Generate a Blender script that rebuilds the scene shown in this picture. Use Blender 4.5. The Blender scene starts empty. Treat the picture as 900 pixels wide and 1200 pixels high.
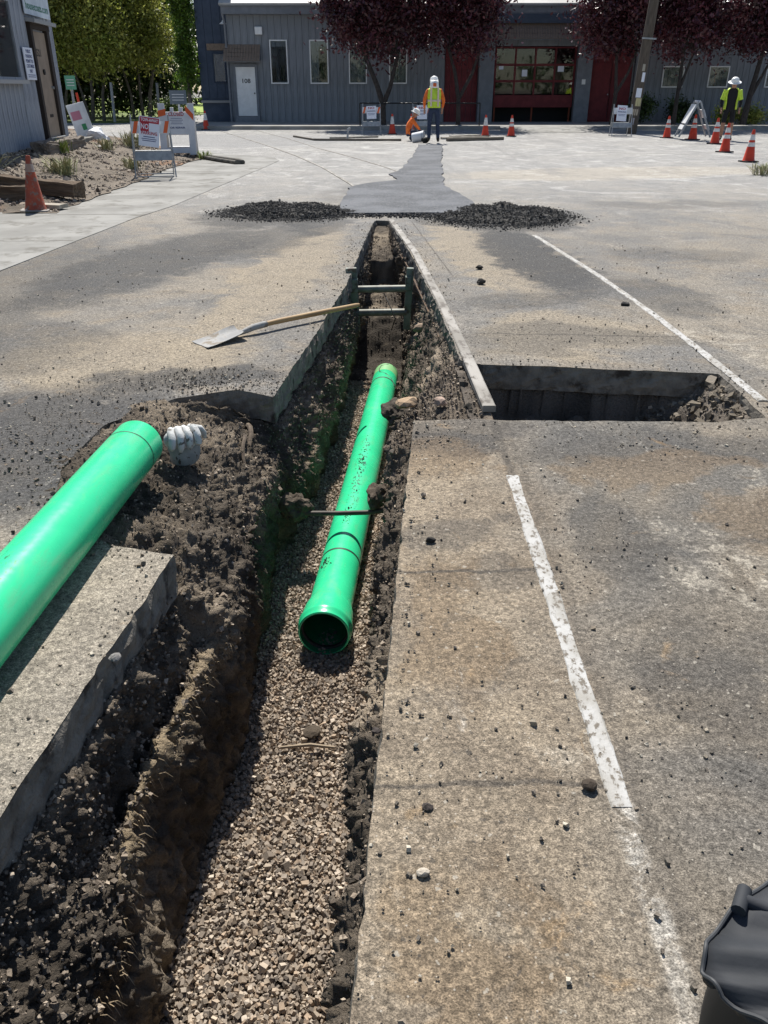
import bpy, bmesh, math, random
import numpy as np
from mathutils import Vector, Matrix
from mathutils.geometry import delaunay_2d_cdt

random.seed(7); RNG = np.random.default_rng(7)
SC = bpy.context.scene; COL = SC.collection
R = math.radians

# ------------------------------------------------------------ camera, sky, sun, exposure
cam = bpy.data.cameras.new('camera'); camo = bpy.data.objects.new('camera', cam); COL.objects.link(camo)
cam.sensor_fit = 'VERTICAL'; cam.sensor_height = 36.0; cam.lens = 960.0 / 1200.0 * 36.0
cam.clip_start = 0.05; cam.clip_end = 3000
camo.location = (0, 0, 1.48); camo.rotation_euler = (R(90 - 27.324), 0, 0)
SC.camera = camo

SUN_EL, SUN_AZ = R(55), R(-6)          # azimuth from +Y, clockwise positive
S = Vector((math.sin(SUN_AZ) * math.cos(SUN_EL), math.cos(SUN_AZ) * math.cos(SUN_EL), math.sin(SUN_EL)))
world = bpy.data.worlds.new('World'); SC.world = world; world.use_nodes = True
wn = world.node_tree.nodes; wl = world.node_tree.links
sky = wn.new('ShaderNodeTexSky'); sky.sky_type = 'NISHITA'; sky.sun_disc = False
sky.sun_elevation = SUN_EL; sky.sun_rotation = SUN_AZ; sky.air_density = 1.0; sky.dust_density = 0.6
wl.new(sky.outputs[0], wn['Background'].inputs[0]); wn['Background'].inputs[1].default_value = 0.078
sl = bpy.data.lights.new('sun', 'SUN'); sl.energy = 4.8; sl.angle = R(0.53); sl.color = (1.0, 0.955, 0.88)
slo = bpy.data.objects.new('sun', sl); COL.objects.link(slo)
slo.rotation_euler = (-S).to_track_quat('-Z', 'Y').to_euler(); slo.location = S * 60
vs = SC.view_settings; vs.view_transform = 'Standard'; vs.look = 'None'; vs.gamma = 1.0; vs.exposure = 0.55
vs.use_curve_mapping = False
SC.cycles.max_bounces = 6

# ------------------------------------------------------------ numeric helpers
def _h(ix, iy, iz, seed):
    n = (ix * 374761393 + iy * 668265263 + iz * 2147483647 + seed * 974634777) & 0xffffffff
    n = ((n ^ (n >> 13)) * 1274126177) & 0xffffffff
    return ((n ^ (n >> 16)) & 0xffff) / 65535.0
def vnoise(P, seed=0):
    P = np.asarray(P, float); f = np.floor(P); i = f.astype(np.int64); t = P - f; t = t * t * (3 - 2 * t)
    out = 0
    for dx in (0, 1):
        wx = t[:, 0] if dx else 1 - t[:, 0]
        for dy in (0, 1):
            wy = t[:, 1] if dy else 1 - t[:, 1]
            for dz in (0, 1):
                wz = t[:, 2] if dz else 1 - t[:, 2]
                out = out + wx * wy * wz * _h(i[:, 0] + dx, i[:, 1] + dy, i[:, 2] + dz, seed)
    return out * 2 - 1
def fbm(P, lam, octaves=3, seed=0, gain=.5):
    a = 1; o = 0; P = np.asarray(P, float) / lam
    for k in range(octaves):
        o = o + a * vnoise(P, seed + k); P = P * 2.03; a *= gain
    return o
def sstep(x, a, b):
    t = np.clip((np.asarray(x, float) - a) / (b - a), 0, 1); return t * t * (3 - 2 * t)

# ------------------------------------------------------------ materials
MATS = {}
class NT:
    def __init__(s, m): s.m = m; s.n = m.node_tree.nodes; s.l = m.node_tree.links; s.b = s.n['Principled BSDF']
    def new(s, t, **kw):
        n = s.n.new(t)
        for k, v in kw.items(): setattr(n, k, v)
        return n
    def set(s, sock, v):
        if hasattr(v, 'is_output'): s.l.new(v, sock)
        elif isinstance(v, (tuple, list)) and len(v) == 3 and sock.type == 'RGBA': sock.default_value = (*v, 1)
        else: sock.default_value = v
    def math(s, op, a, b=0.0, c=None, clamp=False):
        n = s.new('ShaderNodeMath', operation=op, use_clamp=clamp); s.set(n.inputs[0], a); s.set(n.inputs[1], b)
        if c is not None: s.set(n.inputs[2], c)
        return n.outputs[0]
    def mix(s, f, a, b, mode='MIX'):
        n = s.new('ShaderNodeMix', data_type='RGBA', blend_type=mode); s.set(n.inputs[0], f); s.set(n.inputs[6], a); s.set(n.inputs[7], b)
        return n.outputs[2]
    def noise(s, vec, scale, detail=3, rough=.55, dist=0.0):
        n = s.new('ShaderNodeTexNoise'); s.set(n.inputs['Vector'], vec); n.inputs['Scale'].default_value = scale
        n.inputs['Detail'].default_value = detail; n.inputs['Roughness'].default_value = rough; n.inputs['Distortion'].default_value = dist
        return n.outputs[0]
    def ramp(s, v, a, b):
        n = s.new('ShaderNodeMapRange', interpolation_type='SMOOTHSTEP'); s.set(n.inputs[0], v)
        s.set(n.inputs[1], a); s.set(n.inputs[2], b); return n.outputs[0]
    def coord(s, kind='Object', scale=None):
        o = s.new('ShaderNodeTexCoord').outputs[kind]
        if scale:
            mp = s.new('ShaderNodeMapping'); s.l.new(o, mp.inputs[0]); mp.inputs['Scale'].default_value = scale; o = mp.outputs[0]
        return o
    def bump(s, h, strength, dist):
        n = s.new('ShaderNodeBump'); s.set(n.inputs['Height'], h); n.inputs['Strength'].default_value = strength; n.inputs['Distance'].default_value = dist
        s.l.new(n.outputs[0], s.b.inputs['Normal'])
def mat(name, col, rough=.75, col2=None, scale=6.0, amt=(.4, .6), bump=None, metal=0.0, stretch=None, spec=.4, dirt=None, trans=0.0):
    """Principled material: col mixed with col2 by noise, optional dirt (colour, scale, lo, hi) and bump (scale, strength, distance)."""
    if name in MATS: return MATS[name]
    m = bpy.data.materials.new(name); m.use_nodes = True; t = NT(m); MATS[name] = m
    b = t.b; b.inputs['Roughness'].default_value = rough; b.inputs['Metallic'].default_value = metal; b.inputs['Specular IOR Level'].default_value = spec
    v = t.coord('Object', stretch)
    c = col if col2 is None else t.mix(t.ramp(t.noise(v, scale, 4), *amt), col, col2)
    if dirt: c = t.mix(t.ramp(t.noise(v, dirt[1], 5, .65), dirt[2], dirt[3]), c, dirt[0])
    t.set(b.inputs['Base Color'], c)
    if bump: t.bump(t.noise(v, bump[0], 4), bump[1], bump[2])
    return m
def attr_mat(name, rough=.9, bump=None, speck=0.25, scale=150.):
    m = bpy.data.materials.new(name); m.use_nodes = True; t = NT(m); MATS[name] = m
    a = t.new('ShaderNodeAttribute', attribute_name='tint'); v = t.coord()
    k = t.math('MULTIPLY_ADD', t.noise(v, scale, 3), speck * 2, 1 - speck)
    cm = t.new('ShaderNodeCombineColor'); [t.l.new(k, cm.inputs[i]) for i in range(3)]
    t.set(t.b.inputs['Base Color'], t.mix(1.0, a.outputs['Color'], cm.outputs[0], 'MULTIPLY'))
    t.b.inputs['Roughness'].default_value = rough; t.b.inputs['Specular IOR Level'].default_value = .25
    if bump: t.bump(t.noise(v, bump[0], 5, .7), bump[1], bump[2])
    return m

# ------------------------------------------------------------ mesh helpers
def link(name, me, parent=None, loc=None, rz=None):
    o = bpy.data.objects.new(name, me); COL.objects.link(o)
    if parent is not None: o.parent = parent
    if loc is not None: o.location = loc
    if rz is not None: o.rotation_euler = (0, 0, rz)
    return o
def raw(name, V, F, mats, parent=None, smooth=False, mi=None, tint=None):
    me = bpy.data.meshes.new(name)
    V = np.asarray(V, float)
    if isinstance(F, np.ndarray):
        n, k = F.shape
        me.vertices.add(len(V)); me.vertices.foreach_set('co', V.ravel())
        me.loops.add(n * k); me.loops.foreach_set('vertex_index', F.ravel().astype(np.int32))
        me.polygons.add(n); me.polygons.foreach_set('loop_start', np.arange(0, n * k, k, dtype=np.int32))
        me.update(calc_edges=True)
    else:
        me.from_pydata([tuple(v) for v in V], [], F); me.update()
    for m in (mats if isinstance(mats, (list, tuple)) else [mats]): me.materials.append(m)
    if mi is not None: me.polygons.foreach_set('material_index', np.asarray(mi, np.int32))
    me.polygons.foreach_set('use_smooth', np.full(len(me.polygons), bool(smooth)))
    if tint is not None:
        a = me.color_attributes.new('tint', 'FLOAT_COLOR', 'POINT'); t4 = np.ones((len(V), 4)); t4[:, :3] = tint; a.data.foreach_set('color', t4.ravel())
    me.validate()
    return link(name, me, parent)
def tag(o, label=None, cat=None, group=None, kind=None):
    if label: o['label'] = label
    if cat: o['category'] = cat
    if group: o['group'] = group
    if kind: o['kind'] = kind
    return o
def thing(name, label, cat, loc=(0, 0, 0), rz=0, group=None):
    return tag(link(name, None, None, loc, rz), label, cat, group)
class MB:
    """collects shapes for one mesh object"""
    def __init__(s): s.V = []; s.F = []
    def add(s, V, F):
        o = len(s.V); s.V += [tuple(v) for v in V]; s.F += [tuple(i + o for i in f) for f in F]; return s
    def box(s, c, d, rot=None, bev=0.0):
        bm = bmesh.new(); bmesh.ops.create_cube(bm, size=1.0)
        for v in bm.verts: v.co = Vector((v.co.x * d[0], v.co.y * d[1], v.co.z * d[2]))
        if bev: bmesh.ops.bevel(bm, geom=bm.edges[:], offset=bev, segments=1, affect='EDGES', profile=.5)
        M = Matrix.Translation(c) @ (rot.to_4x4() if rot is not None else Matrix())
        bm.verts.index_update()
        s.add([M @ v.co for v in bm.verts], [[v.index for v in f.verts] for f in bm.faces]); bm.free(); return s
    def tube(s, pts, rad, n=10, caps=True):
        pts = [Vector(p) for p in pts]; rad = rad if isinstance(rad, (list, tuple)) else [rad] * len(pts)
        V = []; up = None
        for i, p in enumerate(pts):
            d = (pts[min(i + 1, len(pts) - 1)] - pts[max(i - 1, 0)]).normalized()
            if up is None: up = Vector((0, 0, 1)) if abs(d.z) < .9 else Vector((1, 0, 0))
            a = d.cross(up).normalized(); b = a.cross(d).normalized(); up = b
            for k in range(n):
                q = 2 * math.pi * k / n; V.append(p + rad[i] * (math.cos(q) * a + math.sin(q) * b))
        F = [(i * n + k, i * n + (k + 1) % n, (i + 1) * n + (k + 1) % n, (i + 1) * n + k) for i in range(len(pts) - 1) for k in range(n)]
        if caps: F += [tuple(range(n))[::-1], tuple((len(pts) - 1) * n + k for k in range(n))]
        return s.add(V, F)
    def lathe(s, prof, n=32, M=None, closed=False):
        """prof: (r, z) list turned round local Z; M places it"""
        V = []
        for r, z in prof:
            for k in range(n):
                q = 2 * math.pi * k / n; v = Vector((r * math.cos(q), r * math.sin(q), z)); V.append(M @ v if M else v)
        m = len(prof); F = []
        for i in range(m if closed else m - 1):
            j = (i + 1) % m
            F += [(i * n + k, i * n + (k + 1) % n, j * n + (k + 1) % n, j * n + k) for k in range(n)]
        return s.add(V, F)
    def prism(s, poly, z0, z1, M=None):
        n = len(poly); V = [Vector((x, y, z0)) for x, y in poly] + [Vector((x, y, z1)) for x, y in poly]
        if M: V = [M @ v for v in V]
        return s.add(V, [tuple(range(n))[::-1], tuple(range(n, 2 * n))] + [(i, (i + 1) % n, n + (i + 1) % n, n + i) for i in range(n)])
    def build(s, name, m, parent=None, smooth=False, loc=None, rz=None):
        me = bpy.data.meshes.new(name); me.from_pydata(s.V, [], s.F); me.materials.append(m)
        bm = bmesh.new(); bm.from_mesh(me); bmesh.ops.recalc_face_normals(bm, faces=bm.faces[:])
        if smooth:
            for f in bm.faces: f.smooth = True
            for e in bm.edges:
                if len(e.link_faces) == 2 and e.calc_face_angle(0) > .7: e.smooth = False
        bm.to_mesh(me); bm.free()
        return link(name, me, parent, loc, rz)
def copy_tree(o, parent=None):
    c = o.copy(); COL.objects.link(c); c.parent = parent
    for ch in list(o.children): copy_tree(ch, c)
    return c
def text_mesh(name, s, size, m, parent, loc, rx=90, rz=0, width=None, depth=.001):
    cu = bpy.data.curves.new(name, 'FONT'); cu.body = s; cu.size = size; cu.align_x = 'CENTER'; cu.align_y = 'CENTER'; cu.extrude = depth; cu.offset = size * .018
    cu.resolution_u = 3
    t = bpy.data.objects.new(name, cu); COL.objects.link(t)
    bpy.context.view_layer.update()
    me = bpy.data.meshes.new_from_object(t.evaluated_get(bpy.context.evaluated_depsgraph_get()))
    bpy.data.objects.remove(t); me.materials.clear(); me.materials.append(m)
    if width:
        xs = [v.co.x for v in me.vertices]; k = width / (max(xs) - min(xs))
        for v in me.vertices: v.co.x *= k
    o = link(name, me, parent); o.location = loc; o.rotation_euler = (R(rx), 0, R(rz)); return o
_ico = None
def ico():
    global _ico
    if _ico is None:
        bm = bmesh.new(); bmesh.ops.create_icosphere(bm, subdivisions=1, radius=1.0); bm.verts.index_update()
        _ico = (np.array([v.co[:] for v in bm.verts]), np.array([[v.index for v in f.verts] for f in bm.faces])); bm.free()
    return _ico
def rocks(pos, size, flat=(.55, .9), jit=.28, seed=1):
    """many small angular stones as one vertex / face array"""
    rg = np.random.default_rng(seed); B, F = ico(); n = len(pos); size = np.asarray(size, float)
    V = B[None] * (1 + rg.uniform(-jit, jit, (n, len(B), 1)))
    V[:, :, 0] *= rg.uniform(.75, 1.35, (n, 1)); V[:, :, 2] *= rg.uniform(*flat, (n, 1))
    q = rg.normal(size=(n, 4)); q[:, 1:3] *= .5; q /= np.linalg.norm(q, axis=1)[:, None]; w, x, y, z = q.T
    M = np.stack([1 - 2 * (y*y + z*z), 2 * (x*y - w*z), 2 * (x*z + w*y), 2 * (x*y + w*z), 1 - 2 * (x*x + z*z), 2 * (y*z - w*x), 2 * (x*z - w*y), 2 * (y*z + w*x), 1 - 2 * (x*x + y*y)], 1).reshape(n, 3, 3)
    V = np.einsum('nij,nkj->nki', M, V) * size[:, None, None] + np.asarray(pos)[:, None, :]
    FF = F[None] + (np.arange(n) * len(B))[:, None, None]
    return V.reshape(-1, 3), FF.reshape(-1, 3), len(B)
_cub = None
def chips(pos, size, seed=1, jit=.3):
    """crushed angular stones: eight-cornered chips"""
    rg = np.random.default_rng(seed); n = len(pos); B = np.array([(x, y, z) for x in (-1, 1) for y in (-1, 1) for z in (-1, 1)], float) * .68
    F = np.array([(0, 1, 3), (0, 3, 2), (4, 6, 7), (4, 7, 5), (0, 4, 5), (0, 5, 1), (2, 3, 7), (2, 7, 6), (0, 2, 6), (0, 6, 4), (1, 5, 7), (1, 7, 3)])
    V = B[None] * (1 + rg.uniform(-jit, jit, (n, 8, 3))); V *= rg.uniform(.7, 1.35, (n, 1, 3)); q = rg.normal(size=(n, 4)); q /= np.linalg.norm(q, axis=1)[:, None]; w, x, y, z = q.T
    M = np.stack([1 - 2 * (y*y + z*z), 2 * (x*y - w*z), 2 * (x*z + w*y), 2 * (x*y + w*z), 1 - 2 * (x*x + z*z), 2 * (y*z - w*x), 2 * (x*z - w*y), 2 * (y*z + w*x), 1 - 2 * (x*x + y*y)], 1).reshape(n, 3, 3)
    V = np.einsum('nij,nkj->nki', M, V) * np.asarray(size)[:, None, None] + np.asarray(pos)[:, None, :]
    return V.reshape(-1, 3), (F[None] + (np.arange(n) * 8)[:, None, None]).reshape(-1, 3), 8
def palette(n, cols, var, seed=3):
    rg = np.random.default_rng(seed); c = np.array(cols)[rg.integers(0, len(cols), n)]
    return c * rg.uniform(1 - var, 1 + var, (n, 1))
# ============================================================ THE SETTING: road with its cut-out, trench, pit, verge
# ---- road material: old asphalt / concrete with tan dust, dark dressed patches, pale far surface
def road_material():
    m = bpy.data.materials.new('worn_road'); m.use_nodes = True; t = NT(m)
    v = t.coord('Object'); sp = t.new('ShaderNodeSeparateXYZ'); t.l.new(v, sp.inputs[0]); X, Y = sp.outputs[0], sp.outputs[1]
    big = t.noise(v, .55, 4, .6, .6); mid = t.noise(v, 2.6, 5, .65, .4); fine = t.noise(v, 55, 4, .7); grain = t.noise(v, 260, 2, .7)
    crunch = t.noise(v, 7, 9, .8, .5)
    wx = t.math('ADD', X, t.math('MULTIPLY', t.math('SUBTRACT', mid, .5), .9)); wy = t.math('ADD', Y, t.math('MULTIPLY', t.math('SUBTRACT', big, .5), 1.6))
    def blob(cx, cy, rx, ry, rot=0, soft=.6):
        c, s = math.cos(rot), math.sin(rot); dx = t.math('SUBTRACT', wx, cx); dy = t.math('SUBTRACT', wy, cy)
        a = t.math('DIVIDE', t.math('MULTIPLY_ADD', dx, c, t.math('MULTIPLY', dy, s)), rx)
        b = t.math('DIVIDE', t.math('MULTIPLY_ADD', dy, c, t.math('MULTIPLY', dx, -s)), ry)
        m_ = t.ramp(t.math('SQRT', t.math('MULTIPLY_ADD', a, a, t.math('MULTIPLY', b, b))), 1 + soft * .5, 1 - soft)
        return t.ramp(t.math('MULTIPLY_ADD', t.math('SUBTRACT', crunch, .5), t.math('MULTIPLY', m_, 2.2), m_), .25, .85)
    blot = t.noise(v, .9, 7, .75, 1.4); patchy = t.noise(v, 1.3, 6, .7, .9)
    grey, tan, dark, pale, dust = (.158, .152, .143), (.24, .195, .14), (.05, .05, .051), (.43, .425, .41), (.33, .28, .205)
    c = t.mix(t.ramp(big, .38, .66), grey, (.235, .208, .17))
    c = t.mix(t.math('MULTIPLY', t.ramp(mid, .45, .7), .55), c, tan)
    c = t.mix(t.math('MULTIPLY', t.ramp(patchy, .52, .64), .55), c, (.11, .106, .1)); c = t.mix(t.math('MULTIPLY', t.ramp(blot, .55, .68), .6), c, (.3, .275, .235))
    # tan concrete strip between the trench and the rail, browner beside the rail
    strip = t.math('MULTIPLY', t.ramp(wy, 4.6, 3.4), t.math('MULTIPLY', t.ramp(X, -.3, -.2), t.ramp(wx, .85, .35)))
    c = t.mix(t.math('MULTIPLY', strip, .8), c, t.mix(t.ramp(mid, .3, .65), (.18, .14, .097), (.285, .23, .163)))
    nr = t.math('MULTIPLY', t.ramp(wy, 5.2, 3.2), t.ramp(wx, .35, .9))
    c = t.mix(t.math('MULTIPLY', nr, .75), c, t.mix(t.ramp(big, .4, .6), (.12, .11, .095), (.22, .18, .13)))
    ls_ = t.math('MULTIPLY', t.ramp(wy, 3.0, 2.4), t.ramp(wx, -.5, -.8)); c = t.mix(t.math('MULTIPLY', ls_, .7), c, t.mix(t.ramp(mid, .3, .65), (.22, .19, .15), (.36, .315, .25)))
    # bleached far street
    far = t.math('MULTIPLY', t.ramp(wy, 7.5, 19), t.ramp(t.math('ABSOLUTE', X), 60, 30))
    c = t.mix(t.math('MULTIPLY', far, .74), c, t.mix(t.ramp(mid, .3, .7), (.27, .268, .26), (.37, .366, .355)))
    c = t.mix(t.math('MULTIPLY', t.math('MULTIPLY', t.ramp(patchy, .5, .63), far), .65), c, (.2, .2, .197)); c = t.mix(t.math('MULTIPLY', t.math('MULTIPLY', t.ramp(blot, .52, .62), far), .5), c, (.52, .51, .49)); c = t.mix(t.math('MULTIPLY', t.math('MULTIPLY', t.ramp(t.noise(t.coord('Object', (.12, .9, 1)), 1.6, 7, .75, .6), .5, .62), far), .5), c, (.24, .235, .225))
    # loose tan dust by the trench beyond the slabs
    for a in [(.95, 8.6, .45, 2.6, .12), (-.9, 7.6, .45, 3.2, -.1), (-1.6, 5.0, .9, .8, 0), (1.3, 5.5, .8, .6, 0)]:
        c = t.mix(t.math('MULTIPLY', blob(*a), .7), c, t.mix(mid, tan, dust))
    # dark dressed patches and dirt tracked out of the excavation
    for cx, cy, rx, ry, rot, k in [(-2.2, 8.3, .75, 2.6, -.25, .75), (-3.1, 6.6, .6, 3.2, .05, .45), (1.45, 8.4, .5, 2.3, .1, .9), (-1.2, 9.4, .5, 1.6, -.2, .6), (-2.6, 5.2, .9, .8, .2, .5), (.3, 3.55, .3, .22, 0, .6), (.25, 2.75, .22, .12, 0, .45), (2.2, 6.8, .5, .7, 0, .5), (1.1, 6.4, .6, .35, .3, .5), (-1.5, 11.2, 1.1, 1.1, 0, .8), (1.7, 10.9, 1.0, 1.1, 0, .8),
                                   (-1.6, 3.6, .75, 1.1, .2, .8), (1.4, 5.4, 1.1, .35, 0, .45), (-.75, 10.4, .45, .9, 0, .6), (.8, 10.9, .6, .6, 0, .6), (-1.1, 4.55, .7, .3, 0, .75), (3.0, 8.5, .9, .5, .2, .35), (4.2, 12.5, 1.6, .5, .1, .35), (-.3, 13.6, .8, 2.0, 0, .3), (1.5, 3.4, 1.0, .3, 0, .5), (2.1, 2.75, .7, .45, .3, .5), (.85, 2.6, .22, .45, .1, .45), (.95, 1.9, .25, .3, 0, .35), (.3, 2.45, .25, .1, 0, .35), (1.6, 1.6, .5, .25, .2, .35), (-2.6, 3.4, .8, 1.4, 0, .35), (.35, 3.65, .35, .3, 0, .55), (1.0, 1.5, .35, .5, .2, .3)]:
        c = t.mix(t.math('MULTIPLY', blob(cx, cy, rx, ry, rot), k), c, dark)
    # side street of darker asphalt towards the trees
    c = t.mix(t.math('MULTIPLY', blob(-6.5, 29, 6.5, 4.5, .0, .4), .6), c, (.22, .22, .22))
    # cross street tyre bands, tan sweep in front of the garage
    c = t.mix(t.math('MULTIPLY', blob(4.5, 17.5, 4.5, 1.4, .25), .35), c, (.42, .36, .27))
    for a_ in [(1.15, 2.55, .07, .2, .5), (1.5, 2.9, .06, .25, .35), (1.75, 2.35, .07, .3, .3), (1.3, 2.3, .25, .3, .4), (.42, 1.5, .1, .12, 0), (1.05, 1.1, .1, .4, .2), (2.35, 5.0, .2, .5, .1), (2.2, 5.6, .25, .3, .2), (1.35, 1.95, .2, .12, .5)]: c = t.mix(t.math('MULTIPLY', t.math('MULTIPLY', blob(*a_), t.ramp(crunch, .45, .6)), .5), c, (.44, .4, .33))
    for a_ in [(.25, 3.4, .3, .3, 0), (.2, 2.2, .2, .5, 0), (1.6, 2.7, .4, .25, .4), (1.2, 3.2, .5, .2, .1), (2.1, 2.0, .4, .4, 0), (.15, 1.0, .15, .3, 0)]: c = t.mix(t.math('MULTIPLY', blob(*a_), .45), c, (.18, .125, .072))
    # pale scrapes and tyre scuffs
    sc = t.noise(t.coord('Object', (2.6, .8, 1)), 2.3, 6, .75, .8); c = t.mix(t.math('MULTIPLY', t.ramp(sc, .62, .76), .55), c, (.5, .47, .42))
    sc2 = t.noise(t.coord('Object', (.5, 3.2, 1)), 1.4, 6, .7, .5); c = t.mix(t.math('MULTIPLY', t.ramp(sc2, .6, .75), .35), c, (.1, .095, .09))
    st = t.noise(t.coord('Object', (.35, .06, 1)), 3.0, 5, .7); c = t.mix(t.math('MULTIPLY', t.math('MULTIPLY', t.ramp(st, .52, .66), far), .6), c, (.19, .187, .182))
    rust = t.noise(v, 3.1, 5, .7, 1.2); c = t.mix(t.math('MULTIPLY', t.math('MULTIPLY', t.ramp(rust, .6, .74), t.ramp(Y, 7, 3)), .5), c, (.3, .19, .085))
    # joints, the seam over the buried rail
    def line(d, wdt, k, col=(.07, .062, .053)):
        nonlocal c; c = t.mix(t.math('MULTIPLY', t.ramp(t.math('ABSOLUTE', d), wdt, wdt * .3), k), c, col)
    jy = t.math('MULTIPLY_ADD', t.math('SUBTRACT', mid, .5), .10, Y); inx = t.math('MULTIPLY', t.ramp(X, -.2, -.1), t.ramp(X, .62, .5))
    line(t.math('SUBTRACT', jy, 1.44), .012, t.math('MULTIPLY', inx, .7)); line(t.math('SUBTRACT', jy, 2.42), .014, t.math('MULTIPLY', inx, .75))
    jx = t.math('MULTIPLY_ADD', t.math('SUBTRACT', mid, .5), .05, X); line(t.math('SUBTRACT', jx, .60), .03, t.math('MULTIPLY', t.math('MULTIPLY', t.ramp(Y, 4.0, 3.85), t.ramp(crunch, .4, .55)), .4)); line(t.math('SUBTRACT', jx, .55), .03, t.math('MULTIPLY', t.math('MULTIPLY', t.ramp(Y, 3.95, 3.8), t.ramp(Y, 3.1, 3.2)), .6))
    line(t.math('SUBTRACT', t.math('MULTIPLY_ADD', Y, .078, jx), 1.19), .012, t.math('MULTIPLY', t.math('MULTIPLY', t.ramp(Y, 7.4, 7.6), t.ramp(Y, 11, 10.6)), .7))
    line(t.math('SUBTRACT', t.math('MULTIPLY_ADD', X, .06, jy), 5.55), .02, t.math('MULTIPLY', t.math('MULTIPLY', t.ramp(X, .5, .9), t.ramp(X, 2.2, 1.8)), .7)); line(t.math('SUBTRACT', t.math('MULTIPLY_ADD', X, -.1, jy), 2.5), .03, t.math('MULTIPLY', t.ramp(X, .6, .8), .35))
    line(t.math('SUBTRACT', jx, .555), .035, t.math('MULTIPLY', t.math('MULTIPLY', t.ramp(Y, 1.40, 1.36), t.ramp(crunch, .42, .58)), t.math('MULTIPLY', t.ramp(Y, .6, 1.2), .75)), (.46, .44, .4))
    # crumbly mottling at hand size
    c = t.mix(t.math('MULTIPLY', t.ramp(crunch, .47, .36), .36), c, (.075, .068, .06)); c = t.mix(t.math('MULTIPLY', t.ramp(crunch, .56, .7), .28), c, (.42, .375, .305))
    # aggregate: speckle of light and dark grains
    k = t.math('MULTIPLY_ADD', t.ramp(fine, .3, .7), .75, .64); k = t.math('MULTIPLY', k, t.math('MULTIPLY_ADD', t.ramp(grain, .3, .7), .9, .57))
    cm = t.new('ShaderNodeCombineColor'); [t.l.new(k, cm.inputs[i]) for i in range(3)]
    c = t.mix(1.0, c, cm.outputs[0], 'MULTIPLY')
    for sc_, lo_, am_ in ((95, .84, .3), (210, .74, .5)):
        vc = t.new('ShaderNodeTexVoronoi'); t.l.new(v, vc.inputs['Vector']); vc.inputs['Scale'].default_value = sc_
        sc3 = t.new('ShaderNodeSeparateColor'); t.l.new(vc.outputs['Color'], sc3.inputs[0]); kk = t.math('MULTIPLY_ADD', sc3.outputs[0], am_, lo_)
        cm2 = t.new('ShaderNodeCombineColor'); [t.l.new(kk, cm2.inputs[i]) for i in range(3)]; c = t.mix(1.0, c, cm2.outputs[0], 'MULTIPLY')
    for sc_, rd, pr, col_, k_ in ((17, .15, .8, (.06, .056, .05), .6), (24, .17, .72, (.5, .46, .39), .55), (38, .2, .66, (.07, .064, .058), .6)):
        vd = t.new('ShaderNodeTexVoronoi'); vv = t.new('ShaderNodeVectorMath', operation='ADD'); nz_ = t.new('ShaderNodeTexNoise'); t.l.new(v, nz_.inputs['Vector']); nz_.inputs['Scale'].default_value = sc_ * 3; ms = t.new('ShaderNodeVectorMath', operation='SCALE'); t.l.new(nz_.outputs['Color'], ms.inputs[0]); ms.inputs['Scale'].default_value = .5 / sc_
        t.l.new(v, vv.inputs[0]); t.l.new(ms.outputs[0], vv.inputs[1]); t.l.new(vv.outputs[0], vd.inputs['Vector']); vd.inputs['Scale'].default_value = sc_; s4 = t.new('ShaderNodeSeparateColor'); t.l.new(vd.outputs['Color'], s4.inputs[0])
        c = t.mix(t.math('MULTIPLY', t.math('MULTIPLY', t.ramp(vd.outputs['Distance'], rd, rd * .7), t.math('GREATER_THAN', t.math('ADD', s4.outputs[0], t.math('MULTIPLY', t.math('SUBTRACT', patchy, .5), 1.2)), pr)), k_), c, col_)
    vo = t.new('ShaderNodeTexVoronoi'); t.l.new(v, vo.inputs['Vector']); vo.inputs['Scale'].default_value = 70
    c = t.mix(t.math('MULTIPLY', t.ramp(vo.outputs[0], .16, .08), .6), c, (.06, .055, .05))
    vo2 = t.new('ShaderNodeTexVoronoi'); t.l.new(v, vo2.inputs['Vector']); vo2.inputs['Scale'].default_value = 41
    c = t.mix(t.math('MULTIPLY', t.ramp(vo2.outputs[0], .12, .06), .55), c, (.6, .55, .47))
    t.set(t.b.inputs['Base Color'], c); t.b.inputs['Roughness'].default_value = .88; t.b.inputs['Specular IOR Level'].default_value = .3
    h = t.math('ADD', t.math('MULTIPLY', fine, .6), t.math('ADD', t.math('MULTIPLY', grain, .4), t.math('ADD', t.math('MULTIPLY', mid, .8), t.math('MULTIPLY', crunch, 1.4))))
    t.bump(h, 1.0, .007)
    return m
M_ROAD = road_material()
M_SECTION = mat('broken_slab_section', (.23, .205, .17), .95, (.14, .125, .105), 14, (.35, .65), (60, .9, .01), dirt=((.05, .04, .032), 8, .52, .66))
M_CONC = mat('pale_concrete', (.29, .285, .268), .9, (.21, .206, .192), 1.3, (.35, .65), (120, .5, .004), dirt=((.15, .143, .127), 2.4, .5, .68))
M_ASPH = mat('fresh_asphalt', (.115, .122, .136), .85, (.065, .07, .079), 1.4, (.35, .6), (60, 1.0, .01), dirt=((.17, .173, .182), 30, .5, .68))
M_BLACKASPH = attr_mat('loose_asphalt', .85, (140, .8, .006), .3, 200)
M_SOIL = attr_mat('dug_soil', .95, (70, 1.0, .03), .45, 140)
M_CLOD = attr_mat('soil_clod', .95, (90, .7, .006), .25, 160)
M_GRAVEL = attr_mat('crushed_gravel', .8, (120, .35, .003), .18, 220)
M_RAIL = mat('pale_rail_steel', (.43, .425, .41), .7, (.3, .285, .255), 9, (.38, .66), (120, .8, .003), dirt=((.13, .11, .085), 60, .5, .62), stretch=(1, .7, 1))
M_RAILD = mat('dull_rail_steel', (.33, .31, .28), .7, (.2, .185, .16), 4, (.35, .65), (80, .4, .002), dirt=((.1, .085, .07), 14, .5, .62), stretch=(1, .45, 1))
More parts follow.
